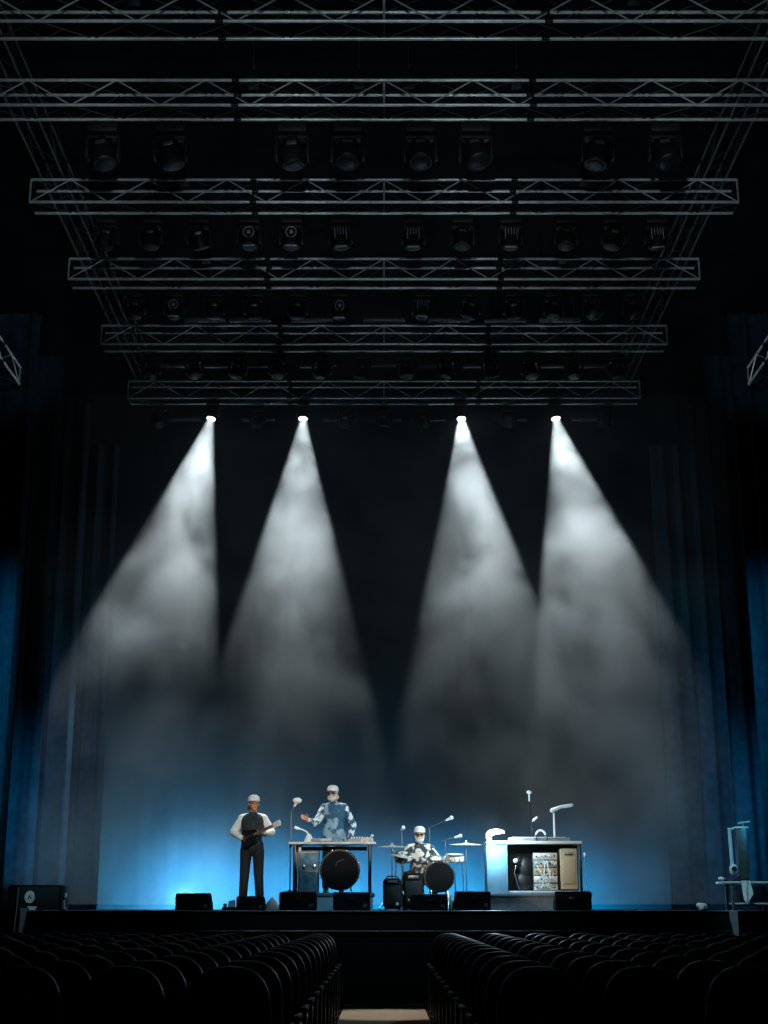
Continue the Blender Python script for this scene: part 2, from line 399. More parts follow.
# ------------------------------------------------------------------ moving heads
def moving_head(kind):
    t = thing('moving_head_light', 'proto', 'stage light')
    mb = MB().box((0, 0, -.14), (.36, .26, .13), bev=.02)
    for sx in (-.15, .15): mb.cyl((sx, -.131, -.14), (sx, -.128, -.14), .02)
    mb.build('base', M['black'], t)
    mb = MB()
    for sx in (-.11, .11): mb.box((sx, 0, -.045), (.05, .05, .09), bev=.008)
    mb.build('clamp', M['gun'], t)
    y = MB()
    y.box((0, 0, -.235), (.40, .12, .05), bev=.015)
    for sx in (-.19, .19): y.box((sx, 0, -.38), (.045, .13, .30), bev=.018)
    yo = y.build('yoke', M['black'], t)
    # head: lathe along its own optical axis (local -z)
    prof = [(.02, .17), (.10, .165), (.125, .12), (.13, .02), (.145, -.02), (.150, -.17), (.135, -.19), (.11, -.19)]
    if kind == 'lit': prof = prof[:-1] + [(.120, -.19), (.120, .10), (.02, .155)]      # an open barrel: the beam leaves through it
    h = bpy.data.objects.new('head', MB().lathe(prof, 20).mesh('head', M['black'])); col.objects.link(h)
    h.parent = t; h.location = (0, 0, -.42)
    if kind == 'fins':
        f = MB()
        for k in range(5): f.box((-.096 + .048 * k, -.128 + .006 * abs(k - 2) * 2, .03), (.016, .02, .20), bev=.004)
        f.build('cooling_fins', M['fin'], h)
        MB().box((0, -.10, -.205), (.20, .03, .03), bev=.008).build('rim', M['fin'], h)
    elif kind == 'ring':
        f = MB()
        n = 20
        f.tube([(math.cos(2 * PI * k / n) * .085, -.135, .03 + math.sin(2 * PI * k / n) * .10) for k in range(n)] + [(.085, -.135, .03)], .011)
        f.sph((0, -.13, .03), (.035, .012, .05))
        f.build('fan_grille', M['fin'], h)
        MB().box((0, -.10, -.205), (.20, .03, .03), bev=.008).build('rim', M['fin'], h)
    else:
        MB().box((0, -.128, .06), (.12, .012, .05), bev=.004).build('label_plate', M['gun'], h)
    MB().lathe([(.001, -.188), (.119, -.188), (.11, -.193), (.06, -.205), (.001, -.208)] if kind == 'lit' else [(.115, -.188), (.11, -.193), (.06, -.205), (.001, -.208)], 20).build('lens', M['lit'] if kind == 'lit' else M['glass'], h)
    return t
PROTO = {k: moving_head(k) for k in ('plain', 'fins', 'ring', 'lit')}
used = set()
def put_head(kind, x, y, z, label, pan=0.0, tilt=0.0, scale=1.0, group='moving lights under the trusses', aim=None):
    src = PROTO[kind]
    o = src if kind not in used else copy_tree(src)
    used.add(kind)
    o.location = (x, y, z); o.scale = (scale,) * 3; o['label'] = label; o['category'] = 'stage light'; o['group'] = group
    for ch in o.children:
        if ch.name.startswith('head'):
            if aim is not None:
                hp = Vector((x, y, z - .42 * scale)); d = (Vector(aim) - hp).normalized()
                ch.rotation_mode = 'QUATERNION'; ch.rotation_quaternion = Vector((0, 0, -1)).rotation_difference(d)
                ch['d'] = 0; del ch['d']
            else:
                ch.rotation_mode = 'XYZ'; ch.rotation_euler = (tilt, pan, 0)
    return o
rows = {
    1: ([105, 172, 293, 348, 420, 475, 596, 663], 1.12),
    2: ([108, 152, 200, 250, 292, 341, 413, 462, 510, 565, 612, 655], .92),
    3: ([136, 175, 215, 255, 298, 340, 422, 470, 513, 553, 592, 632], .88),
    4: ([152, 195, 238, 278, 322, 362, 406, 446, 490, 530, 573, 616], .86),
    5: ([160, 258, 345, 384, 423, 508, 605], .82),
}
BEAMS = []
short = ['', 'second truss from the top', 'third truss from the top', 'fourth truss from the top', 'fifth truss from the top', 'lowest truss']
for k, (pxs, s) in rows.items():
    yb = TY[k] + TD
    for i, px in enumerate(pxs):
        x = WZ(px, tpy[k] - (tpy[k] - 909) * .0, HT).x
        # at the pixel column px on the back chord
        x = (px - 384) / F * (yb * math.cos(TH) + (HT - CZ) * math.sin(TH))
        kind = 'plain'
        if k == 2: kind = {250: 'ring', 292: 'ring', 341: 'fins', 413: 'fins', 510: 'fins', 655: 'fins', 462: 'plain'}.get(px, 'plain')
        if k == 3 and px in (422, 340, 175): kind = 'fins' if px == 422 else 'ring'
        t_ = random.uniform(-.35, .35); p_ = random.uniform(-.3, .3)
        if kind != 'plain': t_ = random.uniform(-.1, .1); p_ = random.uniform(-.06, .06)
        desc = {'plain': 'black moving light', 'ring': 'ring-faced moving light', 'fins': 'pale-ribbed moving light'}[kind]
        put_head(kind, x, yb, HT - .03, f'{desc}, {ORD[i + 1]} from the left on the {short[k]}', p_, t_, s)
beam_px = [(212, (152, 640), 29.5), (303, (294, 640), 29.0), (461, (482, 640), 30.0), (555, (606, 640), 31.5)]
bl = ['far left', 'inner left', 'inner right', 'far right']
LAMPY = TY[5]
for i, (px, tgt, ang) in enumerate(beam_px):
    lens = W(px, 417, LAMPY - .05)
    aim = W(tgt[0], tgt[1], LAMPY - 1.15)
    sc_ = .74
    hp = Vector((lens.x, LAMPY, HT - .03))
    put_head('lit', lens.x, LAMPY, HT - .03, f'moving-head spotlight lit white, throwing the {bl[i]} beam through the haze', scale=sc_, group='lit spotlights on the lowest truss', aim=aim)
    d = (aim - (hp - Vector((0, 0, .42 * sc_)))).normalized()
    BEAMS.append((hp - Vector((0, 0, .42 * sc_)) - d * .075, d, ang))
# LED battens hung below the trusses
def batten(L, drop):
    t = thing('light_batten', 'p', 'stage light')
    MB().box((0, 0, 0), (L, .11, .06), bev=.012).build('housing', M['gun'], t)
    MB().box((0, -.01, -.032), (L * .95, .07, .012), bev=.003).build('lens_strip', M['glass'], t)
    for sx in (-L * .35, L * .35): MB().box((sx, .0, drop / 2), (.02, .02, drop)).build('hanger', M['black'], t)
    return t
bats = {3: (320, [205, 250, 312, 384, 448, 505, 560]), 4: (366, [170, 218, 262, 318, 384, 436, 482, 546, 598]), 5: (420, [184, 258, 340, 384, 428, 510, 588])}
for k, (py, pxs) in bats.items():
    yb = TY[k] + TD + .24; BT = None
    for i, px in enumerate(pxs):
        p = W(px, py, yb)
        o = BT = batten(.72, HT - p.z) if BT is None else copy_tree(BT)
        o.location = p
        tag(o, f'grey light batten bar, {ORD[i + 1]} from the left behind the {short[k]}', 'stage light', 'light battens under the trusses')
# ------------------------------------------------------------------ theatre seats
def arch(w, h0, h1, n=14, p=2.6):
    pts = [(-w, h0)]
    for i in range(n + 1):
        a = PI - PI * i / n
        c, s_ = math.cos(a), math.sin(a)
        pts.append((w * math.copysign(abs(c) ** (2 / p), c), h0 + (h1 - h0) * .0 + (h1 - h0) * abs(s_) ** (2 / p)))
    pts.append((w, h0)); return pts
def make_seat():
    t = thing('theatre_seat', 'p', 'seat')
    rb = Matrix.Translation((0, -.22, .42)) @ Matrix.Rotation(math.radians(10), 4, 'X') @ Matrix.Translation((0, 0, -.42))
    # backrest: rounded padded shell
    mb = MB(); o = [(x, z) for x, z in arch(.245, .78, 1.06)]
    o = [(-.22, .36)] + o + [(.22, .36)]
    bm = bmesh.new()
    vs = [bm.verts.new((x, -.045, z)) for x, z in o]; f = bm.faces.new(vs)
    r = bmesh.ops.extrude_face_region(bm, geom=[f]); 
    for g in r['geom']:
        if isinstance(g, bmesh.types.BMVert): g.co.y += .09
    bmesh.ops.recalc_face_normals(bm, faces=bm.faces)
    bmesh.ops.bevel(bm, geom=[e for e in bm.edges if abs(e.verts[0].co.y - e.verts[1].co.y) < 1e-4], offset=.022, segments=2, profile=.5, affect='EDGES')
    mb.bm(bm, rb); mb.build('backrest', M['seat'], t)
    MB().box((0, .02, .43), (.46, .46, .11), Matrix.Rotation(math.radians(6), 3, 'X'), bev=.035, seg=3).build('seat_cushion', M['seat'], t)
    for s in (-1, 1):
        MB().box((s * .262, -.02, .62), (.045, .34, .035), bev=.012).build('armrest', M['seatfr'], t)
        mb = MB().prism([(-.03, 0.02), (-.05, .60), (.05, .60), (.03, 0.02)], -.016, .016, Matrix.Translation((s * .262, -.05, 0)) @ Matrix.Rotation(PI / 2, 4, 'Z'))
        mb.box((s * .262, -.05, .012), (.05, .26, .024), bev=.006)
        mb.build('leg', M['seatfr'], t)
    return t
SEAT = make_seat(); s_used = False
NR = 13
rowname = ['front row'] + [f'{ORD[i]} row from the stage' for i in range(2, 18)]
for r in range(NR):
    y0 = 20.35 - r * .96
    for s, sd in ((-1, 'left'), (1, 'right')):
        for c in range(14):
            x = .885 + c * .605 + (.28 if r % 2 else 0) * 0
            y = y0 + .022 * x * x
            if x - .26 > .285 * y: break
            o = SEAT if not s_used else copy_tree(SEAT); s_used = True
            o.location = (s * x, y, 0); o.rotation_euler = (0, 0, s * math.atan(.044 * x))
            lab = f'dark padded theatre seat, {ORD[c + 1]} from the aisle, {rowname[r]}, {sd} block'
            if c == 0: lab = f'dark padded theatre seat beside the aisle, {rowname[r]}, {sd} block'
            tag(o, lab, 'seat', 'theatre seats facing the stage')
# ------------------------------------------------------------------ stage monitors
def wedge(name, label, x0, x1, ytop, Y, group='black monitor wedges along the stage front'):
    a, b = W(x0, 908, Y), W(x1, 908, Y); top = W((x0 + x1) / 2, ytop, Y)
    w = b.x - a.x; h = top.z - ZS
    t = thing(name, label, 'stage monitor', ((a.x + b.x) / 2, Y, ZS), 0, group)
    # side profile (y,z): rear towards the audience, sloped grille towards the band
    prof = [(0, .0), (0, h * .96), (.10, h), (.42, h * .32), (.42, 0)]
    bm = bmesh.new(); vs = [bm.verts.new((-w / 2, p[0], p[1])) for p in prof]; f = bm.faces.new(vs)
    r = bmesh.ops.extrude_face_region(bm, geom=[f])
    for g in r['geom']:
        if isinstance(g, bmesh.types.BMVert): g.co.x += w
    bmesh.ops.recalc_face_normals(bm, faces=bm.faces); bmesh.ops.bevel(bm, geom=bm.edges[:], offset=.012, segments=2, affect='EDGES')
    mb = MB(); mb.bm(bm); mb.build('cabinet', M['cab'], t)
    d = Vector((0, .32, -h * .68)); n = Vector((0, h * .68, .32)).normalized(); c = Vector((0, .26, h * .66)) + n * .006
    MB().box(c, (w * .9, d.length * .88, .012), Matrix.Rotation(-math.atan2(h * .68, .32), 3, 'X')).build('grille', M['grille'], t)
    MB().box((0, -.006, h * .6), (w * .28, .012, h * .22), bev=.004).build('handle', M['blackm'], t)
    mb = MB().box((w * .36, -.004, h * .25), (w * .12, .01, h * .2), bev=.003); mb.build('connector_plate', M['gun'], t)
    return t
YW = 22.45
wedge('stage_monitor', 'black monitor wedge at far left, with blue glow behind it', 175, 210, 893, YW)
wedge('stage_monitor', 'small low black monitor wedge at the feet of the guitarist', 236, 264, 896, YW)
wedge('stage_monitor', 'black monitor wedge in front of the table, under its left leg', 279, 316, 892, YW)
wedge('stage_monitor', 'black monitor wedge in front of the round black drum under the table', 333, 370, 892, YW)
wedge('stage_monitor', 'black monitor wedge in front of the seated drummer', 410, 448, 894, YW)
wedge('stage_monitor', 'black monitor wedge just left of the keyboard station', 455, 491, 891, YW)
wedge('stage_monitor', 'black monitor wedge in front of the tan speaker, rightmost of the row', 556, 592, 891, YW)
# ------------------------------------------------------------------ risers
def riser(label, px0, px1, ytop, Y0, Y1, sk='riser'):
    a, b = W(px0, 908, Y0), W(px1, 908, Y0); h = W(400, ytop, Y0).z - ZS
    t = thing('stage_riser', label, 'riser', ((a.x + b.x) / 2, Y0, ZS))
    w = b.x - a.x
    MB().box((0, (Y1 - Y0) / 2, h - .03), (w, Y1 - Y0, .06), bev=.008).build('deck', M['riser'], t)
    MB().box((0, .03, (h - .06) / 2), (w - .04, .03, h - .06)).build('skirt', M[sk], t)
    for sx in (-1, 1):
        for yy in (.12, Y1 - Y0 - .1): MB().box((sx * (w / 2 - .06), yy, (h - .06) / 2), (.06, .06, h - .06)).build('leg', M['gun'], t)
    return h
R2 = riser('low grey riser carrying the table and the musician in patterned jacket', 284, 374, 892.5, 23.1, 25.0, 'bluepanel')
R3 = riser('low grey riser carrying the keyboard station', 489, 593, 893, 23.1, 25.0)
# ------------------------------------------------------------------ people
def hand_prims(mb, wrist, d, side, curl=.6, spread=1.0, thumb=1):
    """five separate bent fingers; d = hand direction, side = axis across the knuckles (towards the thumb)"""
    d = Vector(d).normalized(); side = Vector(side); side = (side - d * side.dot(d)).normalized(); nrm = d.cross(side).normalized()
    w = Vector(wrist); palm = w + d * .085
    for k in (-.026, -.009, .009, .026): mb.cap(w + d * .01 + side * k * .6, w + d * .085 + side * k, .016, .013, 8)
    for i, (k, L) in enumerate(((.029, .070), (.010, .080), (-.010, .074), (-.029, .058))):
        p = w + d * .085 + side * k; dd = (d + side * k * 2.0 * spread).normalized()
        a = 0; q = p
        for seg in (.45, .32, .25):
            a += curl * .75
            v = (dd * math.cos(a) + nrm * math.sin(a)); q2 = q + v * L * seg; mb.cap(q, q2, .0092, .0082, 8); q = q2
    p = w + d * .03 + side * .028; v = (side * .8 + d * .6).normalized(); q = p + v * .045; mb.cap(p, q, .012, .010, 8)
    v2 = (v * .5 + d * .7 + nrm * .5).normalized(); mb.cap(q, q + v2 * .035, .010, .0085, 8)
def head_prims(mb, hc, turn=0.0, nod=0.0):
    R = Matrix.Rotation(turn, 3, 'Z') @ Matrix.Rotation(nod, 3, 'X')
    P = lambda x, y, z: hc + R @ Vector((x, y, z))
    mb.sph(P(0, .01, .03), (.076, .096, .088), 18, 12, R); mb.sph(P(0, -.025, -.045), (.058, .068, .072), 16, 10, R)
    mb.cap(P(0, -.098, .01), P(0, -.112, -.022), .010, .015, 8)       # nose
    mb.cap(P(-.045, -.078, .028), P(.045, -.078, .028), .013, .013, 8)  # brow
    mb.sph(P(0, -.082, -.092), (.024, .02, .018), 10, 8)               # chin
    for s in (-1, 1):
        mb.sph(P(s * .078, .01, -.005), (.012, .02, .032), 10, 8, R); mb.sph(P(s * .036, -.072, -.022), (.02, .02, .016), 10, 8)
    return P, R
def person(label, loc, rz, J, mats, hat='cap', beard=None, seated=False, shades=False):
    t = thing('person', label, 'person', loc, rz)
    V = {k: Vector(v) for k, v in J.items() if hasattr(v, "__len__")}
    b = MB()
    # body
    b.sph(V['pelvis'], (.155, .105, .12), 16, 10)
    b.cap(V['pelvis'], V['waist'], .12, .12, 16); b.cap(V['waist'], V['chest'], .12, .135, 16)
    for s in (-1, 1): b.cap(V['chest'] + Vector((s * .06, 0, -.04)), V['chest'] + Vector((s * .075, 0, .05)), .115, .105, 14)
    b.cap(V['chest'], V['neck'] , .10, .062, 14); b.cap(V['neck'], V['head'] + Vector((0, .015, -.05)), .056, .054, 12)
    P, R = head_prims(b, V['head'], J_turn.get(label, 0))
    for s in 'lr':
        b.cap(V['neck'] + Vector((0, 0, -.05)), V['sh' + s], .06, .062); b.cap(V['sh' + s], V['el' + s], .054, .042); b.cap(V['el' + s], V['wr' + s], .043, .028)
        hd = Vector(J['hd' + s]); hs = Vector(J['hs' + s])
        hand_prims(b, V['wr' + s], hd, hs, J.get('curl' + s, .6))
        b.cap(V['hip' + s], V['kn' + s], .085, .058); b.cap(V['kn' + s], V['an' + s], .056, .040)
        f = Vector(J.get('foot' + s, (0, -1, 0))); b.cap(V['an' + s] + Vector((0, .03, -.03)), V['an' + s] + f * .15 + Vector((0, 0, -.05)), .04, .032)
    b.remesh('body', mats['skin'], t, .0085, 3)
    # torso garment
    g = MB(); e = .022
    g.sph(V['pelvis'] + Vector((0, 0, .04)), (.165 + e, .115 + e, .11), 16, 10)
    g.cap(V['pelvis'] + Vector((0, 0, .03)), V['waist'], .128 + e, .128 + e, 16); g.cap(V['waist'], V['chest'], .128 + e, .14 + e, 16)
    for s in (-1, 1): g.cap(V['chest'] + Vector((s * .06, 0, -.04)), V['chest'] + Vector((s * .08, 0, .05)), .118 + e, .105 + e, 14)
    g.cap(V['chest'] + Vector((0, 0, .04)), V['neck'] + Vector((0, 0, -.035)), .11, .072 + e * .4, 14)
    if mats.get('sleeve') is None:
        for s in 'lr': g.cap(V['neck'] + Vector((0, 0, -.05)), V['sh' + s], .064 + e * .5, .062 + e)
    if not seated and mats.get('hem', True):
        for sx in (-1, 1): g.cap(V['waist'] + Vector((sx * .06, 0, 0)), V['pelvis'] + Vector((sx * .085, 0, -.12)), .125, .125, 14)
    if mats.get('sleeve') is None:
        for s in 'lr':
            g.cap(V['sh' + s], V['el' + s], .056 + e, .050 + e); 
            if not mats.get('short'): g.cap(V['el' + s], V['el' + s].lerp(V['wr' + s], .94), .050 + e, .038 + e * .6)
    g.remesh(mats.get('tname', 'jacket'), mats['torso'], t, .012, 4)
    if mats.get('sleeve') is not None:
        for s in 'lr':
            q = MB(); q.cap(V['sh' + s], V['el' + s], .056 + e, .046 + e); q.cap(V['el' + s], V['el' + s].lerp(V['wr' + s], .94), .046 + e, .034 + e * .5)
            q.cap((V['neck'] + Vector((0, 0, -.045))).lerp(V['sh' + s], .35), V['sh' + s], .060 + e * .5, .060 + e)
            q.remesh('sleeve', mats['sleeve'], t, .012, 3)
    q = MB(); q.sph(V['pelvis'], (.17, .125, .12), 16, 10)
    for s in 'lr':
        q.cap(V['hip' + s], V['kn' + s], .098, .076); q.cap(V['kn' + s], V['an' + s] + Vector((0, 0, .02)), .076, .066); q.cap(V['pelvis'], V['hip' + s], .11, .10)
    q.remesh('trousers', mats['trousers'], t, .012, 3)
    for s in 'lr':
        f = Vector(J.get('foot' + s, (0, -1, 0))); a = V['an' + s]; q = MB()
        q.cap(a + Vector((0, .04, -.035)), a + f * .17 + Vector((0, 0, -.05)), .046, .036); q.box(a + f * .07 + Vector((0, 0, -.076)), (.085, .28, .022), Matrix.Rotation(math.atan2(f.x, -f.y), 3, 'Z'), bev=.008)
        q.remesh('shoe', mats.get('shoe', M['shoe']), t, .008, 2)
    # face
    for s in (-1, 1): MB().sph(P(s * .031, -.088, .006), (.011, .008, .008), 10, 8).build('eye', M['eye'], t)
    MB().sph(P(0, -.092, -.058), (.023, .008, .007), 10, 6).build('mouth', M['lip'], t)
    if shades:
        q = MB()
        for s in (-1, 1): q.sph(P(s * .034, -.098, .006), (.028, .010, .019), 12, 8); q.cyl(P(s * .06, -.09, .01), P(s * .08, .01, .01), .004, n=6)
        q.cyl(P(-.01, -.104, .01), P(.01, -.104, .01), .004, n=6); q.build('sunglasses', M['black'], t)
    if beard:
        q = MB(); q.sph(P(0, -.052, -.085), (.060, .052, .050), 14, 10, R)
        for s in (-1, 1): q.cap(P(s * .064, -.02, -.02), P(s * .045, -.06, -.085), .020, .026)
        q.cap(P(-.03, -.095, -.044), P(.03, -.095, -.044), .011, .011, 8)
        q.remesh('beard', beard, t, .008, 2)
    q = MB(); q.sph(P(0, .025, .028), (.083, .098, .088), 18, 12, R)
    q.cap(P(-.05, .07, -.05), P(.05, .07, -.05), .04, .04)
    q.remesh('hair', mats.get('hair', M['hair']), t, .009, 2)
    # cap: crown, band and peak
    q = MB()
    vs = []; n = 20; prof = [(.095, .045), (.097, .065), (.092, .10), (.075, .128), (.045, .146), (.0, .152)]
    q.lathe([(.085, .048)] + prof, n, Matrix.Translation(P(0, .008, 0)) @ R.to_4x4() @ Matrix.Diagonal((1, 1.12, 1, 1)))
    c = q.build('cap', mats['cap'], t)
    q = MB(); pts = []
    for k in range(9):
        a = PI + PI * k / 8; pts.append((math.cos(a) * .078, math.sin(a) * .085))
    v = [P(x, -.065 + y, .050 - .10 * max(0, -y)) for x, y in pts]; v += [p + Vector((0, 0, .010)) for p in v]
    n = 9; fs = [tuple(range(n)), tuple(range(2 * n - 1, n - 1, -1))] + [(k, (k + 1) % n, (k + 1) % n + n, k + n) for k in range(n)]
    q.add(v, fs).build('cap_peak', mats['cap'], c)
    return t
J_turn = {}
YP = 23.75
x1 = W(251, 900, YP).x
L1 = 'guitarist standing in white-sleeved jacket, dark trousers and pale cap, holding a dark guitar'
J_turn[L1] = .25
J1 = dict(pelvis=(0, 0, .96), waist=(0, 0, 1.10), chest=(0, 0, 1.32), neck=(0, 0, 1.50), head=(.01, -.02, 1.64),
    shl=(-.165, 0, 1.405), ell=(-.30, .0, 1.20), wrl=(-.16, -.20, 1.10), hdl=(.9, -.1, -.05), hsl=(0, -.1, 1), curll=.5,
    shr=(.165, 0, 1.405), elr=(.30, -.02, 1.20), wrr=(.20, -.24, 1.16), hdr=(.15, -.35, .85), hsr=(-.6, -.6, 0), curlr=.8,
    hipl=(-.095, 0, .92), knl=(-.115, -.01, .50), anl=(-.135, .02, .09), hipr=(.095, 0, .92), knr=(.115, -.01, .50), anr=(.14, .02, .09),
    footl=(-.25, -.97, 0), footr=(.25, -.97, 0))
p1_ = person(L1, (x1, YP, ZS), 0, J1, dict(skin=M['skin'], torso=M['shirt'], sleeve=M['sleeve'], trousers=M['trouser'], cap=M['white'], tname='shirt', hem=False)); p1_.scale = (1.035,) * 3
# guitar
g = thing('electric_guitar', 'dark electric guitar held by the guitarist in white sleeves', 'guitar', (x1 - .03, YP - .285, ZS + 1.15))
g.rotation_euler = (0, -math.radians(15), -math.radians(44))
out = []
for k in range(40):
    a = 2 * PI * k / 40; c, s_ = math.cos(a), math.sin(a)
    r = .155 + .028 * math.cos(2 * a) + (.02 * math.cos(3 * a))
    out.append((c * r * 1.15, s_ * r * .95))
mb = MB().prism(out, -.022, .022); mb.build('guitar_body', M['wood'], g)
MB().box((.38, -.012, .0), (.50, .022, .05), bev=.006).build('guitar_neck', M['neckw'], g)
hs = MB().prism([(.62, -.028), (.64, -.045), (.78, -.05), (.80, 0), (.78, .045), (.64, .04), (.62, .028)], -.02, 0); hb = hs.build('headstock', M['white'], g)
for k in range(3):
    for s in (-1, 1): MB().cyl((.66 + k * .045, -.01, s * .045), (.66 + k * .045, -.01, s * .068), .008, n=8).build('tuning_peg', M['chrome'], hb)
for k in range(2): MB().box((-.02 + .09 * k, -.028, 0), (.03, .014, .08), bev=.004).build('pickup', M['blackm'], g)
MB().box((-.10, -.028, 0), (.03, .016, .09), bev=.004).build('bridge', M['gun'], g)
st = MB()
for k in range(6): st.cyl((-.10, -.034, -.018 + .0072 * k), (.62, -.026, -.016 + .0064 * k), .0012, n=4)
st.build('strings', M['chrome'], g)
# musician behind the table
x2 = W(333, 900, YP).x + .0
L2 = 'musician in white cap and patterned blue jacket standing behind the table, one arm raised'
J_turn[L2] = -.25
J2 = dict(pelvis=(0, .02, .94), waist=(0, .01, 1.08), chest=(0, 0, 1.29), neck=(-.01, 0, 1.47), head=(-.03, -.03, 1.61),
    shl=(-.17, 0, 1.375), ell=(-.30, -.10, 1.12), wrl=(-.41, -.30, 1.16), hdl=(-.6, -.5, .35), hsl=(.1, .2, 1), curll=.35,
    shr=(.17, .0, 1.375), elr=(.31, .0, 1.10), wrr=(.27, -.18, .87), hdr=(-.05, -.55, -.55), hsr=(-1, 0, 0), curlr=.35,
    hipl=(-.095, 0.02, .90), knl=(-.12, 0, .49), anl=(-.13, .03, .09), hipr=(.095, 0.02, .90), knr=(.12, 0, .49), anr=(.13, .03, .09))
YP2 = YP + .25
person(L2, (x2, YP2, ZS + R2), 0, J2, dict(skin=M['skin'], torso=M['denim'], sleeve=M['denims'], trousers=M['trouser'], cap=M['white'], tname='jacket', hair=M['beardw']), beard=M['beardw'], shades=True)
# ------------------------------------------------------------------ the table of the second musician
YT = 23.45
def span(px0, px1, Y): return W(px0, 880, Y).x, W(px1, 880, Y).x
a, b = span(289, 376, YT); zt = W(340, 842.5, YT).z
tb = thing('equipment_table', 'long equipment table with thin pale top, left of the drummer', 'table', ((a + b) / 2, YT, ZS + R2))
hw = (b - a) / 2; ht = zt - ZS - R2
MB().box((0, .0, ht - .02), (2 * hw, .50, .04), bev=.008).build('tabletop', M['tabletop'], tb)
for s in (-1, 1):
    for yy in (-.2, .2): MB().box((s * (hw - .10), yy, (ht - .04) / 2), (.05, .05, ht - .04), bev=.006).build('leg', M['blackm'], tb)
    MB().box((s * (hw - .10), 0, .06), (.03, .38, .03)).build('stretcher', M['blackm'], tb)
MB().box((-hw + .17, -.05, (ht - .04) / 2), (.05, .03, ht - .05), bev=.006).build('strut', M['grey'], tb)
MB().box((0, .2, ht - .09), (2 * hw - .3, .03, .06)).build('rail', M['blackm'], tb)
TT = ZS + R2 + ht
def on(px, Y): return W(px, 840, Y).x
# mixer, keyboard etc. on table
mx = thing('mixing_console', 'small silver mixing console on right end of the long table', 'mixer', (on(361, YT), YT - .02, TT))
MB().prism([(-.20, 0), (-.20, .05), (.20, .07), (.20, 0)], -.18, .18).build('case', M['gear'], mx)
for k in range(8): MB().cyl((-.15 + k * .043, -.10, .055 + k * .002), (-.15 + k * .043, -.10, .085), .012, n=10).build('knob', M['white'], mx)
for k in range(5): MB().box((-.12 + k * .06, .06, .067), (.02, .05, .02), bev=.003).build('fader', M['chrome'], mx)
sm = thing('sampler', 'flat silver pad sampler on left half of the long table', 'sampler', (on(322, YT), YT - .04, TT))
MB().box((0, 0, .025), (.34, .26, .05), bev=.01).build('case', M['grey'], sm)
for k in range(8): MB().box((-.12 + (k % 4) * .08, -.05 + (k // 4) * .09, .055), (.06, .06, .012), bev=.004).build('pad', M['pale'], sm)
gm = thing('gooseneck_microphone', 'white gooseneck microphone leaning left from a white base on the table', 'microphone', (on(309, YT), YT - .05, TT))
MB().lathe([(.075, 0), (.08, .01), (.07, .05), (.045, .10), (.03, .13)], 20).build('base', M['whiteplastic'], gm)
MB().tube([(0, 0, .12), (-.04, 0, .17), (-.10, 0, .20), (-.17, -.01, .22)], .012).build('neck', M['whiteplastic'], gm)
MB().cap((-.17, -.01, .22), (-.22, -.012, .235), .022, .026).build('microphone_head', M['whiteplastic'], gm)
cb = thing('clip_microphone', 'tiny clip microphone rising above right end of the table', 'microphone', (on(372, YT), YT + .1, TT))
MB().cyl((0, 0, 0), (0, 0, .012), .05).build('base', M['blackm'], cb); MB().cyl((0, 0, .01), (0, 0, .10), .005).build('stem', M['blackm'], cb); MB().sph((0, 0, .115), .025).build('microphone_head', M['whiteplastic'], cb)
# case under table (pale) and bass drum in front
a, b = span(300, 319, YT + .1); zc_ = W(300, 851, YT + .1).z
fc = thing('flight_case', 'pale blue equipment case standing under left half of the table', 'case', ((a + b) / 2, YT + .05, ZS + R2))
hc_ = zc_ - ZS - R2
MB().box((0, 0, hc_ / 2), (b - a, .38, hc_), bev=.012).build('case_body', M['bluecase'], fc)
for z in (.03, hc_ / 2, hc_ - .03): MB().box((0, -.192, z), (b - a, .012, .022)).build('edge_strip', M['grey'], fc)
for s in (-1, 1): MB().box((s * (b - a) / 2 * .55, -.20, hc_ * .62), (.05, .014, .06), bev=.004).build('latch', M['chrome'], fc)
def bass_drum(label, px, py, r, Y, dep, floor, group=None):
    c = W(px, py, Y); d = thing('bass_drum', label, 'drum', (c.x, Y, floor), 0, group); zz = max(r + .02, c.z - floor)
    Rt = Matrix.Translation((0, 0, zz)) @ Matrix.Rotation(PI / 2, 4, 'X')
    MB().lathe([(r * .97, -dep / 2), (r, -dep / 2 + .02), (r, dep / 2 - .02), (r * .97, dep / 2)], 36, Rt).build('shell', M['black'], d)
    for e in (-1, 1): MB().lathe([(r * .98, e * (dep / 2 - .03)), (r * 1.04, e * (dep / 2 - .03)), (r * 1.04, e * (dep / 2 + .005)), (r * .95, e * (dep / 2 + .005))], 36, Rt).build('hoop', M['blackm'], d)
    MB().lathe([(.001, dep / 2 + .010), (r * .6, dep / 2 + .010), (r * .94, dep / 2 + .008), (r * .94, dep / 2 + .001)], 36, Rt).build('drum_head', M['headb'], d)
    for s in (-1, 1):
        MB().cyl((s * r * .55, -dep / 2 + .05, zz - r * .75), (s * r * .62, -dep / 2 - .12, .012), .012).build('spur', M['chrome'], d)
    for k in range(8):
        a = PI / 8 + k * PI / 4; MB().box((math.cos(a) * r * 1.03, -dep / 2 + .03, zz + math.sin(a) * r * 1.03), (.03, .05, .03), bev=.006).build('lug', M['chrome'], d)
    return d, zz
d, zz = bass_drum('big round black drum standing under the table, in front of the musician', 340, 870, .31, YT - .02, .36, ZS + R2)
MB().tube([(-.07, -.19, zz + .05), (-.04, -.192, zz + .12), (.05, -.192, zz + .16)], .008).build('cable_clip', M['chrome'], d)
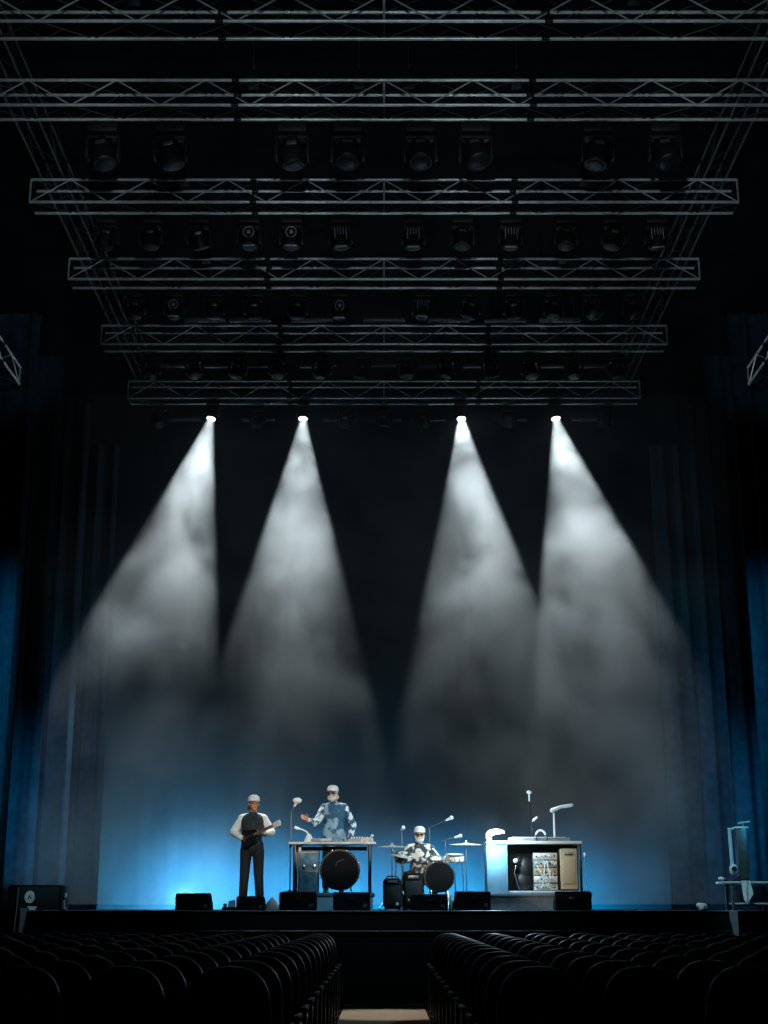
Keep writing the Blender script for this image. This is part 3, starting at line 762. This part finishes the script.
# microphone stands
def mic_stand(label, px, Y, floor, head, arm=None, tilt=0, big=.034):
    """head: world position of the microphone; optional arm start height"""
    x = W(px, 880, Y).x; t = thing('microphone_stand', label, 'microphone stand', (x, Y, floor))
    h = Vector(head) - Vector((x, Y, floor))
    top = arm if arm else h.z - .06
    MB().lathe([(.13, 0), (.13, .012), (.03, .03), (.014, .05)], 20).build('base', M['blackm'], t)
    MB().cyl((0, 0, .03), (0, 0, top), .011).build('pole', M['gun'], t)
    MB().cyl((0, 0, top * .55), (0, 0, top * .55 + .06), .018).build('clutch', M['black'], t)
    d = Vector((h.x, h.y, h.z - top))
    if arm: MB().cyl((-d.x * .25, 0, top - d.z * .25), (h.x * .93, h.y * .93, top + d.z * .93), .008).build('boom', M['gun'], t)
    u = (d.normalized() if arm else Vector((.3, -.9, .3)).normalized())
    m = MB().cap(h - u * .09, h, .018, .026).sph(h + u * .01, big); m.build('microphone', M['whiteplastic'], t)
    return t
mic_stand('dark microphone stand with pale microphone at head height left of the patterned jacket', 290, 23.35, ZS + R2, W(297, 801, 23.3), arm=W(290, 812, 23.3).z - ZS - R2, big=(.075, .05, .048))
# ------------------------------------------------------------------ drummer and kit
YD = 24.1
x3 = W(420, 900, YD).x
L3 = 'drummer seated behind drums in patterned shirt, pale cap and dark glasses'
J3 = dict(pelvis=(0, .05, .56), waist=(0, .05, .68), chest=(0, .02, .90), neck=(0, 0, 1.07), head=(0, -.03, 1.21),
    shl=(-.165, .01, .985), ell=(-.29, -.08, .80), wrl=(-.30, -.33, .86), hdl=(-.3, -.8, .1), hsl=(.6, -.2, .6), curll=1.1,
    shr=(.165, .01, .985), elr=(.30, -.06, .80), wrr=(.26, -.33, .84), hdr=(.2, -.8, .1), hsr=(-.6, -.2, .6), curlr=1.1,
    hipl=(-.10, .03, .54), knl=(-.24, -.38, .54), anl=(-.24, -.40, .09), hipr=(.10, .03, .54), knr=(.22, -.38, .54), anr=(.22, -.42, .09))
person(L3, (x3, YD, ZS), 0, J3, dict(skin=M['skin'], torso=M['camo'], short=True, trousers=M['trouser'], cap=M['white'], tname='t_shirt', shoe=M['whiteplastic']), beard=M['beardw'], shades=True, seated=True)
st_ = thing('drum_stool', 'black round drum stool under the seated drummer', 'stool', (x3, YD + .08, ZS))
MB().lathe([(.15, .40), (.17, .41), (.175, .44), (.15, .455), (.001, .456)], 24).build('seat', M['black'], st_)
MB().cyl((0, 0, .12), (0, 0, .40), .02).build('post', M['chrome'], st_)
for k in range(3):
    a = PI / 2 + k * 2 * PI / 3; MB().cyl((0, 0, .18), (math.cos(a) * .2, math.sin(a) * .2, .012), .011).build('leg', M['chrome'], st_)
def stick(label, p0, p1):
    p0, p1 = Vector(p0), Vector(p1); d = p1 - p0
    m = MB().cyl((0, 0, 0), d * .85, .008, .007, 8); m.cyl(d * .85, d * .97, .007, .004, 8); m.sph(d * .985, .006, 8, 6)
    tag(m.build('drumstick', M['plywood'], None, loc=p0), label, 'drumstick', 'drumsticks')
o3 = Vector((x3, YD, ZS))
stick('drumstick in the hand of the drummer at left, over a tom', o3 + Vector((-.30, -.36, .83)), o3 + Vector((-.46, -.68, .95)))
stick('drumstick in the hand of the drummer at right, over the snare', o3 + Vector((.30, -.36, .82)), o3 + Vector((.16, -.72, .86)))
def tom(name, label, pos, r, h, tilt=0.0, legs=0.0, mat=None, group='drums of the kit'):
    t = thing(name, label, 'drum', pos, 0, group)
    Rt = Matrix.Rotation(tilt, 4, 'X')
    MB().lathe([(r * .98, 0), (r, .01), (r, h - .01), (r * .98, h)], 28, Rt).build('shell', mat or M['drumw'], t)
    for z in (.015, h - .012): MB().lathe([(r * .97, z - .012), (r * 1.05, z - .012), (r * 1.05, z + .012), (r * .97, z + .012)], 28, Rt).build('hoop', M['chrome'], t)
    MB().lathe([(r * .96, h - .004), (r * .5, h + .002), (.001, h + .002)], 28, Rt).build('drum_head', M['head'], t)
    for k in range(6):
        a = k * PI / 3; q = MB().box(Rt @ Vector((math.cos(a) * r * 1.02, math.sin(a) * r * 1.02, h / 2)), (.02, .02, h * .5), bev=.004); q.build('lug', M['chrome'], t)
    if legs:
        for k in range(3):
            a = -PI / 2 + k * 2 * PI / 3; MB().cyl((math.cos(a) * r * 1.02, math.sin(a) * r * 1.02, h * .5), (math.cos(a) * r * 1.15, math.sin(a) * r * 1.15, -legs), .009).build('leg', M['chrome'], t)
    return t
YK = 23.45
bass_drum('black bass drum of the drum kit, in front of the seated drummer', 439, 877, .235, YK, .34, ZS)
zk = W(437, 866, YK).z
tom('tom_drum', 'pale tom drum above the bass drum, right of the drummer', (W(436, 860, YK).x, YK + .05, zk + .0), .135, .13, math.radians(22))
tom('tom_drum', 'pale tom drum at left of the drummer', (W(403, 860, YK).x, YK + .1, W(403, 861, YK).z), .13, .14, math.radians(20), legs=W(403, 861, YK).z - ZS)
tom('snare_drum', 'shallow pale snare drum right of the drummer beside the bass drum', (W(455, 860, YK).x, YK + .15, W(455, 862, YK).z), .15, .13, math.radians(8), legs=W(455, 862, YK).z - ZS)
def cymbal(label, px, py, Y, r, tilt=0.1, roll=0.0):
    p = W(px, py, Y); t = thing('cymbal_stand', label, 'cymbal', (p.x, Y, ZS), 0, 'cymbals of the kit'); h = p.z - ZS
    MB().lathe([(.001, .024), (r * .16, .02), (r * .2, .008), (r * .6, .002), (r, -.012), (r, -.016), (r * .6, -.003), (r * .2, .003), (.001, .01)], 36, Matrix.Translation((0, 0, h)) @ Matrix.Rotation(tilt, 4, 'X') @ Matrix.Rotation(roll, 4, 'Y')).build('cymbal', M['brass'], t)
    MB().cyl((0, 0, .16), (0, 0, h + .05), .010).build('pole', M['chrome'], t)
    MB().cyl((0, 0, h + .03), (0, 0, h + .055), .018).build('wing_nut', M['chrome'], t)
    for k in range(3):
        a = PI / 2 + k * 2 * PI / 3; MB().cyl((0, 0, .30), (math.cos(a) * .25, math.sin(a) * .25, .012), .010).build('leg', M['chrome'], t)
cymbal('bronze cymbal on a stand, left of the drummer, level with his chin', 392, 846, 23.62, .24, .06)
cymbal('small bronze cymbal below the left cymbal', 402, 856, 23.3, .18, .1, .2)
cymbal('bronze cymbal on a stand, right of the drummer beside the keyboard station', 466, 844, 23.95, .28, .04)
mic_stand('overhead microphone on a boom reaching up right of the drummer', 430, 24.55, ZS, W(451, 818, 24.4), arm=W(430, 828, 24.5).z - ZS)
mic_stand('low microphone on a boom right of the drummer, under the overhead one', 446, 24.75, ZS, W(460, 836, 24.7), arm=W(446, 840, 24.7).z - ZS)
mic_stand('thin microphone stand left of the drummer, above the left cymbal', 402, 24.6, ZS, W(403, 828, 24.6))
# amplifiers left of the kit
def amp(label, px0, px1, ytop, Y, badge, r=.07, dep=.36, mat='cab', floor=ZS, gm='grille', name='guitar_amplifier', group=None):
    a, b = span(px0, px1, Y); h = W(px0, ytop, Y).z - floor
    t = thing(name, label, 'amplifier', ((a + b) / 2, Y, floor), 0, group)
    MB().box((0, dep / 2, h / 2 + .01), (b - a, dep, h - .02), bev=r, seg=4).build('cabinet', M[mat], t)
    MB().box((0, -.002, h / 2 - .02), ((b - a) * .78, .02, h * .62), bev=.008).build('grille', M[gm], t)
    MB().box((0, -.004, h * .88), ((b - a) * .5, .012, .05), bev=.004).build('control_panel', M['gun'], t)
    for k in range(4): MB().cyl((-(b - a) * .2 + k * (b - a) * .13, -.008, h * .88), (-(b - a) * .2 + k * (b - a) * .13, -.028, h * .88), .012, n=10).build('knob', M['grey'], t)
    MB().tube([(-.1, dep / 2, h - .005), (-.08, dep / 2, h + .03), (.08, dep / 2, h + .03), (.1, dep / 2, h - .005)], .012).build('handle', M['black'], t)
    for sx in (-1, 1):
        for yy in (.06, dep - .06): MB().cyl((sx * (b - a) * .36, yy, 0), (sx * (b - a) * .36, yy, .03), .022).build('foot', M['black'], t)
    if badge: MB().cyl((badge[0] * (b - a), -.012, badge[1] * h), (badge[0] * (b - a), -.02, badge[1] * h), .025, n=12).build('badge', M['whiteplastic'], t)
    return t
amp('black rounded amplifier with a small white badge, left of the drum kit', 383, 402, 878, 23.0, (.25, .2))
amp('taller black rounded amplifier right of the white-badged one, left of the bass drum', 403, 424, 872.5, 23.25, None)
# small things between the wedges
bt = thing('water_bottle', 'clear pale blue water bottle standing between two wedges right of the drums', 'bottle', (W(451.5, 908, 22.7).x, 22.7, ZS))
MB().lathe([(.035, 0), (.04, .01), (.04, .13), (.035, .16), (.015, .19), (.014, .205)], 16).build('bottle_body', M['pale'], bt); MB().cyl((0, 0, .20), (0, 0, .225), .017).build('cap', M['whiteplastic'], bt)
pd = thing('effects_pedal_board', 'low black pedal board with a pale pedal, left of the guitarist', 'pedal board', (W(231, 908, 22.6).x, 22.6, ZS))
MB().prism([(-.14, 0), (-.14, .05), (.14, .05), (.14, 0)], 0, .22).build('board', M['black'], pd)
MB().prism([(-.05, .05), (-.05, .13), (.02, .16), (.05, .15), (.05, .05)], .03, .17).build('pedal', M['pale'], pd)
MB().box((-.10, .08, .075), (.05, .1, .05), bev=.008).build('pedal', M['gun'], pd)
mt_ = thing('folded_towel', 'pale folded towel with a peak on the floor right of the guitarist', 'towel', (W(272, 908, 23.2).x, 23.2, ZS))
MB().lathe([(.16, 0), (.15, .03), (.10, .10), (.04, .17), (.01, .2)], 12, Matrix.Diagonal((1, .7, 1, 1))).build('cloth', M['riser'], mt_)
# ------------------------------------------------------------------ keyboard station
YQ = 23.3
RF = ZS + R3
a, b = span(487, 583, YQ); cx = (a + b) / 2; hw = (b - a) / 2
h = W(530, 841, YQ).z - RF
ks = thing('keyboard_station', 'keyboard station with bright top edge and solid pale left end on a riser', 'keyboard stand', (cx, YQ, RF))
MB().box((0, .25, h - .025), (2 * hw, .60, .05), bev=.008).build('worktop', M['whiteplastic'], ks)
pw = W(508, 880, YQ).x - a
MB().box((-hw + pw / 2 + .0, .25, (h - .05) / 2), (pw, .56, h - .05), bev=.01).build('end_panel', M['bluepanel'], ks)
MB().box((hw - .03, .0, (h - .05) / 2), (.04, .04, h - .05), bev=.005).build('leg', M['blackm'], ks)
MB().box((hw - .03, .5, (h - .05) / 2), (.04, .04, h - .05), bev=.005).build('leg', M['blackm'], ks)
MB().box((pw / 2, .52, h / 2), (2 * hw - pw, .02, h - .08)).build('back_panel', M['shirt'], ks)
MB().box((pw / 2, .25, .02), (2 * hw - pw, .5, .03), bev=.004).build('bottom_shelf', M['pale'], ks)
kb = thing('keyboard', 'flat electronic keyboard lying on the bright-topped station', 'keyboard', (cx + .1, YQ + .2, RF + h))
MB().box((0, 0, .03), (1.0, .26, .06), bev=.01).build('case', M['grey'], kb)
for k in range(22): MB().box((-.42 + k * .04, .05, .065), (.036, .14, .016), bev=.003).build('key', M['key'], kb)
# inside the station
def within(px): return W(px, 870, YQ).x
tp = amp('tan fronted upright speaker inside right end of the keyboard station', 561, 578, 848.5, YQ + .02, None, .012, .3, 'tan', RF + .04, 'tan', 'speaker_cabinet')
sy = thing('synth_rack', 'tan and silver rack of modules crammed with cables inside the keyboard station', 'synth rack', (within(546), YQ + .06, RF + .036))
wr = within(559) - within(534); hr = W(546, 852, YQ).z - RF - .04
MB().box((0, .18, hr / 2), (wr, .3, hr), bev=.01).build('rack_frame', M['gun'], sy)
rr = random.Random(4)
for k in range(5):
    z = hr * (k + .5) / 5
    p = MB().box((0, .02, z), (wr * .94, .03, hr / 5 * .86), bev=.005).build('module', [M['gear'], M['drumw'], M['tan']][k % 3], sy)
    for q in range(5): MB().cyl((-wr * .36 + q * wr * .18, .006, z + rr.uniform(-.02, .02)), (-wr * .36 + q * wr * .18, -.018, z), .011, n=8).build('knob', M['white'] if (q + k) % 2 else M['black'], p)
for k in range(5):
    x0, x1_ = rr.uniform(-wr * .4, wr * .4), rr.uniform(-wr * .4, wr * .4); z0, z1 = rr.uniform(.1, hr * .9), rr.uniform(.05, hr * .8)
    MB().tube([(x0, -.01, z0), (x0, -.05, z0 - .03), ((x0 + x1_) / 2, -.07, min(z0, z1) - .06), (x1_, -.05, z1), (x1_, -.01, z1)], .006).build('patch_cable', M['white'], sy)
# dark chair-like draped stool inside left half
bg = thing('gig_bag', 'dark slumped gig bag with a white tag inside left half of the keyboard station', 'bag', (within(524), YQ + .08, RF + .036))
q = MB(); q.sph((0, .1, .14), (.17, .12, .16)); q.sph((.04, .1, .34), (.12, .10, .20)); q.sph((-.07, .1, .44), (.09, .08, .12)); q.cap((.12, .1, .10), (.18, .1, .07), .07, .06)
for v in q.v: v.z = max(v.z, 0.0)
q.build('bag_body', M['black'], bg)
MB().tube([(-.12, 0, .40), (-.15, -.03, .28), (-.10, -.03, .10), (-.08, 0, .04)], .012).build('strap', M['gun'], bg)
MB().sph((-.125, -.005, .47), (.04, .02, .04)).build('tag', M['whiteplastic'], bg)
# lamp
lp = W(494, 836, YQ)
lm = thing('desk_lamp', 'blazing white curved desk lamp on left end of the keyboard station', 'lamp', (lp.x, YQ + .02, RF + h))
MB().cyl((-.02, 0, 0), (-.02, 0, .012), .07, n=20).build('base', M['blackm'], lm)
arc = [(-.09 + .0, 0, .012)]
pts = [(-.06, 0, .01), (-.085, 0, .05), (-.08, 0, .10), (-.04, 0, .135), (.03, 0, .15), (.11, 0, .15), (.17, 0, .14)]
MB().tube(pts, [.03, .04, .05, .048, .042, .034, .015], 12).build('light_arc', M['lamp'], lm)
# microphones and headphones on top
mic_t = RF + h
tm = thing('tabletop_microphone_stand', 'pale tabletop stand with long microphone angled right on the keyboard station', 'microphone stand', (W(558, 838, YQ).x, YQ + .46, mic_t))
zt_ = W(556, 808, YQ).z - mic_t
MB().lathe([(.07, 0), (.07, .012), (.02, .03)], 18).build('base', M['gun'], tm); MB().cyl((0, 0, .02), (0, 0, zt_ - .05), .016).build('pole', M['drumw'], tm)
MB().cap((0, 0, zt_ - .05), (0, 0, zt_), .012, .012).build('clip', M['gun'], tm)
MB().cap((-.03, 0, zt_ - .01), (.12, 0, zt_ + .05), .034, .026).cap((.12, 0, zt_ + .05), (.30, 0, zt_ + .075), .026, .030).build('microphone', M['drumw'], tm)
t2 = thing('tabletop_microphone_stand', 'thin dark tabletop stand with two small microphones above the keyboard', 'microphone stand', (W(536, 838, YQ).x, YQ + .46, mic_t))
z1_ = W(533, 790, YQ).z - mic_t; z2_ = W(539, 817, YQ).z - mic_t
MB().lathe([(.07, 0), (.07, .012), (.02, .03)], 18).build('base', M['blackm'], t2); MB().cyl((0, 0, .02), (-.04, 0, z1_ - .05), .007).build('pole', M['blackm'], t2)
MB().sph((-.045, 0, z1_), (.045, .03, .03)).cap((-.045, 0, z1_ - .03), (-.045, 0, z1_ - .14), .014, .012).build('microphone', M['whiteplastic'], t2)
MB().cap((.02, 0, z2_ - .02), (.07, 0, z2_ + .02), .022, .018).cyl((-.02, 0, z2_ - .06), (.03, 0, z2_ - .01), .006).build('microphone', M['whiteplastic'], t2)
hp_ = thing('headphones', 'white headphones standing on the keyboard station, between the microphones', 'headphones', (W(541, 838, YQ).x, YQ + .02, mic_t))
MB().tube([(-.085 * math.cos(k * PI / 10), 0, .06 + .11 * math.sin(k * PI / 10)) for k in range(11)], .018).build('headband', M['whiteplastic'], hp_)
for s in (-1, 1): MB().sph((s * .085, 0, .055), (.028, .05, .055)).build('ear_cup', M['gun'], hp_)
cl = thing('clip_light', 'small pale clip light on right leg of the keyboard station', 'lamp', (W(584.5, 853, YQ).x, YQ - .04, W(584, 856, YQ).z))
MB().cyl((0, 0, 0), (0, 0, .05), .02).build('clip_body', M['whiteplastic'], cl); MB().cyl((0, 0, -.5), (0, 0, 0), .006).build('cable', M['grey'], cl)
# ------------------------------------------------------------------ stage side gear
# left: big cabinet with round emblem, standing at the stage edge
Yl = 22.55
a, b = span(9, 62, Yl); hh = W(30, 885, Yl).z - ZS
sb = thing('subwoofer_cabinet', 'wide black speaker cabinet with round white emblem at left end of the stage', 'speaker', ((a + b) / 2, Yl, ZS))
MB().box((0, .3, hh / 2 + .005), (b - a, .6, hh - .01), bev=.015).build('cabinet', M['cab'], sb)
gr = MB().box((0, -.004, hh / 2), ((b - a) * .94, .016, hh * .86), bev=.004).build('grille', M['grille'], sb)
ex = W(30, 897, Yl).x - (a + b) / 2; ez = W(30, 897, Yl).z - ZS
MB().lathe([(.070, 0), (.078, 0), (.078, .012), (.070, .012)], 28, Matrix.Translation((ex, -.012, ez)) @ Matrix.Rotation(PI / 2, 4, 'X') @ Matrix.Diagonal((1, 1.2, 1, 1))).build('emblem_disc', M['whiteplastic'], gr)
MB().prism([(ex - .030, ez - .03), (ex, ez + .04), (ex + .030, ez - .03), (ex + .012, ez - .03), (ex, ez + .005), (ex - .012, ez - .03)], -.030, -.022).build('emblem_mark', M['black'], gr)
for s in (-1, 1): MB().box((s * ((b - a) / 2 + .004), .3, hh * .6), (.012, .16, .07), bev=.004).build('handle', M['gun'], sb)
cn = thing('floor_cone', 'small white cone on the stage edge, right of the emblem cabinet', 'cone', (W(63.5, 908, 22.3).x, 22.3, ZS))
MB().box((0, 0, .008), (.09, .09, .016), bev=.004).build('base', M['whiteplastic'], cn); MB().lathe([(.036, .014), (.012, .15), (.004, .155)], 18).build('cone', M['whiteplastic'], cn)
cf = thing('floor_cleat', 'low pale cleat on the stage edge below the round emblem', 'cleat', (W(32, 908, 22.2).x, 22.2, ZS))
MB().box((0, 0, .015), (.10, .05, .03), bev=.01).build('cleat_base', M['whiteplastic'], cf); MB().cap((-.06, 0, .045), (.06, 0, .045), .012, .012).build('horn', M['whiteplastic'], cf)
# column in front of the stage at left
Yc = 21.72
a, b = span(-6, 26, Yc); zt_ = W(10, 908, Yc).z
cl = thing('speaker_column', 'tall dark cabinet on the floor beside left end of the stage front', 'cabinet', ((a + b) / 2, Yc, 0))
MB().box((0, .0, zt_ / 2), (b - a, .4, zt_), bev=.015).build('cabinet', M['riser'], cl); MB().box((.02, -.20, zt_ * .5), ((b - a) * .7, .02, zt_ * .85), bev=.004).build('grille', M['grille'], cl)
Yo = Yc - .36
pp = thing('support_pole', 'slim silver pole standing upright in front of the dark cabinet at left', 'pole', (W(11, 934, Yo).x, Yo, 0))
MB().cyl((0, 0, .02), (.05, 0, W(14, 887, Yo).z), .022).build('pole_tube', M['grey'], pp); MB().lathe([(.10, 0), (.10, .015), (.03, .04)], 18).build('base', M['blackm'], pp)
# right: side-stage desk with upright lantern, towel and case
Yr = 22.7
a, b = span(719, 776, Yr); zt_ = W(740, 881.5, Yr).z
dk = thing('side_desk', 'narrow dark side desk with pale edge at right end of the stage', 'desk', ((a + b) / 2, Yr, ZS)); hd = zt_ - ZS
MB().box((0, 0, hd - .02), (b - a, .5, .035), bev=.01).build('desktop', M['pale'], dk)
for s in (-1, 1):
    for yy in (-.2, .2): MB().box((s * ((b - a) / 2 - .16), yy, (hd - .04) / 2), (.05, .05, hd - .04), bev=.005).build('leg', M['gun'], dk)
MB().box((.08, .2, hd * .5), ((b - a) * .6, .02, hd * .7)).build('modesty_panel', M['riser'], dk)
MB().box((.0, -.02, .10), ((b - a) * .62, .42, .025), bev=.006).build('shelf', M['pale'], dk)
tw = thing('hanging_towel', 'crumpled pale towel hanging from the side desk at right', 'towel', (W(746, 890, Yr - .27).x, Yr - .29, zt_))
vs = []; fs = []
for j in range(9):
    for i in range(7):
        u, v = i / 6, j / 8
        vs.append((-.07 + .14 * u + .03 * v, .02 * math.sin(u * 9 + v * 3) - .004, .008 - .36 * v * (.8 + .2 * math.sin(u * 5))))
for j in range(8):
    for i in range(6): k = j * 7 + i; fs.append((k, k + 1, k + 8, k + 7))
q = MB().add(vs, fs); q.add([Vector(v) + Vector((0, .02, 0)) for v in vs], [f[::-1] for f in fs]); q.build('cloth', M['towel'], tw)
ln = thing('followspot_lantern', 'tall upright lantern with pale caps standing on the side desk at right', 'stage light', (W(740, 880, Yr).x, Yr, zt_)); Hn = W(740, 826, Yr).z - zt_
MB().lathe([(.16, 0), (.16, .03), (.13, .05), (.10, .06)], 20).build('base', M['black'], ln)
MB().box((.06, 0, .06 + (Hn - .08) / 2), (.18, .18, Hn - .10), bev=.03).build('housing', M['gun'], ln)
MB().box((.06, 0, Hn - .03), (.22, .20, .035), bev=.012).build('top_cap', M['whiteplastic'], ln)
MB().box((.12, 0, Hn + .055), (.18, .14, .03), Matrix.Rotation(-.12, 3, 'Y'), bev=.012).build('lid', M['whiteplastic'], ln)
MB().cyl((.12, 0, Hn - .02), (.12, 0, Hn + .05), .02).build('stem', M['gun'], ln)
MB().cyl((-.11, -.02, .16), (-.12, -.02, Hn - .06), .028).build('arm', M['pale'], ln)
MB().box((-.08, -.02, Hn - .045), (.14, .06, .03), bev=.008).build('arm_bracket', M['whiteplastic'], ln)
MB().sph((-.10, -.04, .18), (.07, .06, .09)).build('pivot', M['pale'], ln); MB().cyl((-.10, -.11, .19), (-.10, -.09, .19), .04).build('pivot_knob', M['black'], ln)
dl = thing('desk_microphone', 'small pale microphone poking out from left end of the side desk', 'microphone', (W(721, 880, Yr).x, Yr - .1, zt_))
MB().cyl((.06, 0, 0), (.06, 0, .02), .04).build('base', M['blackm'], dl); MB().tube([(.06, 0, .015), (.05, 0, .045), (0, 0, .045)], .010).build('neck', M['grey'], dl); MB().sph((-.02, 0, .042), (.05, .03, .028)).build('microphone_head', M['whiteplastic'], dl)
Yx = 21.65
a, b = span(731, 762, Yx); zt_ = W(740, 911, Yx).z
bx = thing('flight_case', 'tall blue-grey case on the floor beside right end of the stage front', 'case', ((a + b) / 2, Yx, 0))
MB().box((0, 0, zt_ / 2 + .01), (b - a, .5, zt_ - .02), bev=.012).build('case_body', M['riser'], bx)
for s in (-1, 1): MB().box((s * ((b - a) / 2 - .02), -.252, zt_ / 2), (.035, .012, zt_)).build('edge_strip', M['pale'], bx)
for z in (.05, zt_ - .04, zt_ - .40): MB().box((0, -.254, z), (b - a, .012, .03)).build('edge_strip', M['grey'], bx)
for k in range(2): MB().box((-.08 + .16 * k, -.262, zt_ - .22), (.07, .02, .20), bev=.008).build('latch', M['pale'], bx)
tw2 = thing('crumpled_towel', 'small crumpled white towel on the stage edge left of the side desk', 'towel', (W(702, 908, 22.35).x, 22.35, ZS))
q = MB(); rr = random.Random(2)
for k in range(7): q.sph((rr.uniform(-.05, .05), rr.uniform(-.04, .04), rr.uniform(.03, .09)), (.045, .04, .04), 10, 8)
q.remesh('cloth', M['towel'], tw2, .012, 2)
# ------------------------------------------------------------------ haze volume
hz = MB().box((0, 27.4, ZS + 5.35), (12.2, 8.6, 10.5)).build('haze', None or haze_material(), smooth=False)
hz.location = (0, 0, 0)
me = hz.data
off = Vector((0, 27.4, ZS + .1))
for v in me.vertices: v.co -= off
hz.location = off
tag(hz, 'thin grey stage haze drifting through the light beams', 'haze', None, 'stuff')
# ------------------------------------------------------------------ lights
def spot(name, loc, d, ang, power, color, blend=.3, size=.05):
    l = bpy.data.lights.new(name, 'SPOT'); l.energy = power; l.color = color; l.spot_size = math.radians(ang); l.spot_blend = blend; l.shadow_soft_size = size
    o = bpy.data.objects.new(name, l); col.objects.link(o); o.location = loc
    o.rotation_mode = 'QUATERNION'; o.rotation_quaternion = Vector((0, 0, -1)).rotation_difference(Vector(d).normalized()); return o
def point(name, loc, power, color, size=.1):
    l = bpy.data.lights.new(name, 'POINT'); l.energy = power; l.color = color; l.shadow_soft_size = size
    o = bpy.data.objects.new(name, l); col.objects.link(o); o.location = loc; return o
def area(name, loc, d, sx, sy, power, color):
    l = bpy.data.lights.new(name, 'AREA'); l.shape = 'RECTANGLE'; l.size = sx; l.size_y = sy; l.energy = power; l.color = color
    o = bpy.data.objects.new(name, l); col.objects.link(o); o.location = loc
    o.rotation_mode = 'QUATERNION'; o.rotation_quaternion = Vector((0, 0, -1)).rotation_difference(Vector(d).normalized()); return o
for i, (p, d, ang) in enumerate(BEAMS):
    spot('beam_spot', p + d * .01, d, ang, 9500, (.84, .96, 1.0), .28, .03)
# warm followspots from the back of the hall on the musicians
for px, py, Y, w, an in ((252, 838, YP, 8000, 5.2), (336, 828, YP2, 8000, 5.6), (424, 852, YD, 7500, 4.6), (552, 862, YQ, 4600, 4.8)):
    tg = W(px, py, Y); src = Vector((tg.x * .4 + (1.5 if px < 400 else -1.5), 3.0, 7.4)); spot('followspot', src, tg - src, an, w, (1.0, .86, .70), .5, .1)
# added cool fill for the band, from unseen spots below the second truss
for sx in (-2.6, 2.6):
    src = Vector((sx, TY[1] + .2, HT - .7)); tg = Vector((sx * .45, 23.6, ZS + .9)); spot('band_fill', src, tg - src, 28, 1000, (.45, .82, 1.0), .6, .12)
for px, py, Y, w, an in ((38, 897, 22.4, 1300, 4.5), (742, 886, 22.4, 2200, 9.0)):
    tg = W(px, py, Y); src = Vector((tg.x * .6, TY[1] + .2, HT - .7)); spot('corner_light', src, tg - src, an, w, (.45, .85, 1.0), .5, .1)
# blue washes
BL = (.015, .56, 1.0)
for px, w in ((186, 900), (246, 420), (297, 560), (352, 640), (430, 560), (474, 480), (574, 420), (640, 90), (120, 150)):
    p = W(px, 900, 31.0) + Vector((0, 0, .15)); p.z = ZS + .22
    spot('wash_blue', p, (0, 1, .06), 112, w * 1.8, (.10, .60, 1.0) if px == 186 else BL, .9, .1)
p = W(188, 893, 30.6); spot('wash_glow', p, (0, 1, -.05), 160, 900, (.30, .74, 1.0), .6, .12)
# glare of the desk lamp
point('desk_lamp_glow', (lp.x - .10, YQ - .32, lp.z + .10), 95, (.55, .85, 1.0), .05)
# blue side lights: on the front legs; added low spots, no fixture, tint the legs behind
for sg in (-1, 1):
    src = Vector((sg * 9.0, 16.5, 7.0)); tg = Vector((sg * 6.5, 22.7, 4.7)); spot('side_wash', src, tg - src, 42, 1700, (.04, .62, 1.0), .9, .1)
    src = Vector((sg * 3.9, 21.6, ZS + .35)); tg = Vector((sg * 6.7, 27.5, ZS + 2.2)); spot('leg_fill', src, tg - src, 54, 800, (.05, .58, 1.0), .9, .1)
# added fill spots above the camera, aimed at the rig to pick out trusses
for pan in (-19, -9.5, 0, 9.5, 19):
    a, e = math.radians(pan), math.radians(21.8)
    spot('rig_fill', (0, 1.0, 5.0), (math.sin(a) * math.cos(e), math.cos(a) * math.cos(e), math.sin(e)), 15.0, 1000, (.78, .97, 1.0), .5, .2)
for sg in (-1, 1):
    tg = Vector((sg * 6.3, 21.2, 10.3)); spot('rig_fill', (0, 1.0, 5.0), tg - Vector((0, 1.0, 5.0)), 6.5, 1300, (.78, .97, 1.0), .5, .2)
# small aisle light
spot('aisle_light', (0, 19.6, 11.2), (0, .02, -1), 11.5, 2000, (1.0, .88, .74), .5, .1)
# ------------------------------------------------------------------ world, render look
wd = bpy.data.worlds.new('world'); sc.world = wd; wd.use_nodes = True
wd.node_tree.nodes['Background'].inputs['Color'].default_value = (.01, .02, .025, 1); wd.node_tree.nodes['Background'].inputs['Strength'].default_value = .02
sc.view_settings.view_transform = 'Standard'; sc.view_settings.look = 'None'; sc.view_settings.gamma = 1; sc.view_settings.use_curve_mapping = False
sc.view_settings.exposure = 0
cy = sc.cycles
cy.max_bounces = 5; cy.diffuse_bounces = 2; cy.glossy_bounces = 3; cy.transmission_bounces = 2; cy.volume_bounces = 0; cy.transparent_max_bounces = 4
cy.volume_step_rate = .22; cy.volume_max_steps = 96
cy.use_denoising = True; cy.sample_clamp_indirect = 3.0
cy.caustics_reflective = False; cy.caustics_refractive = False
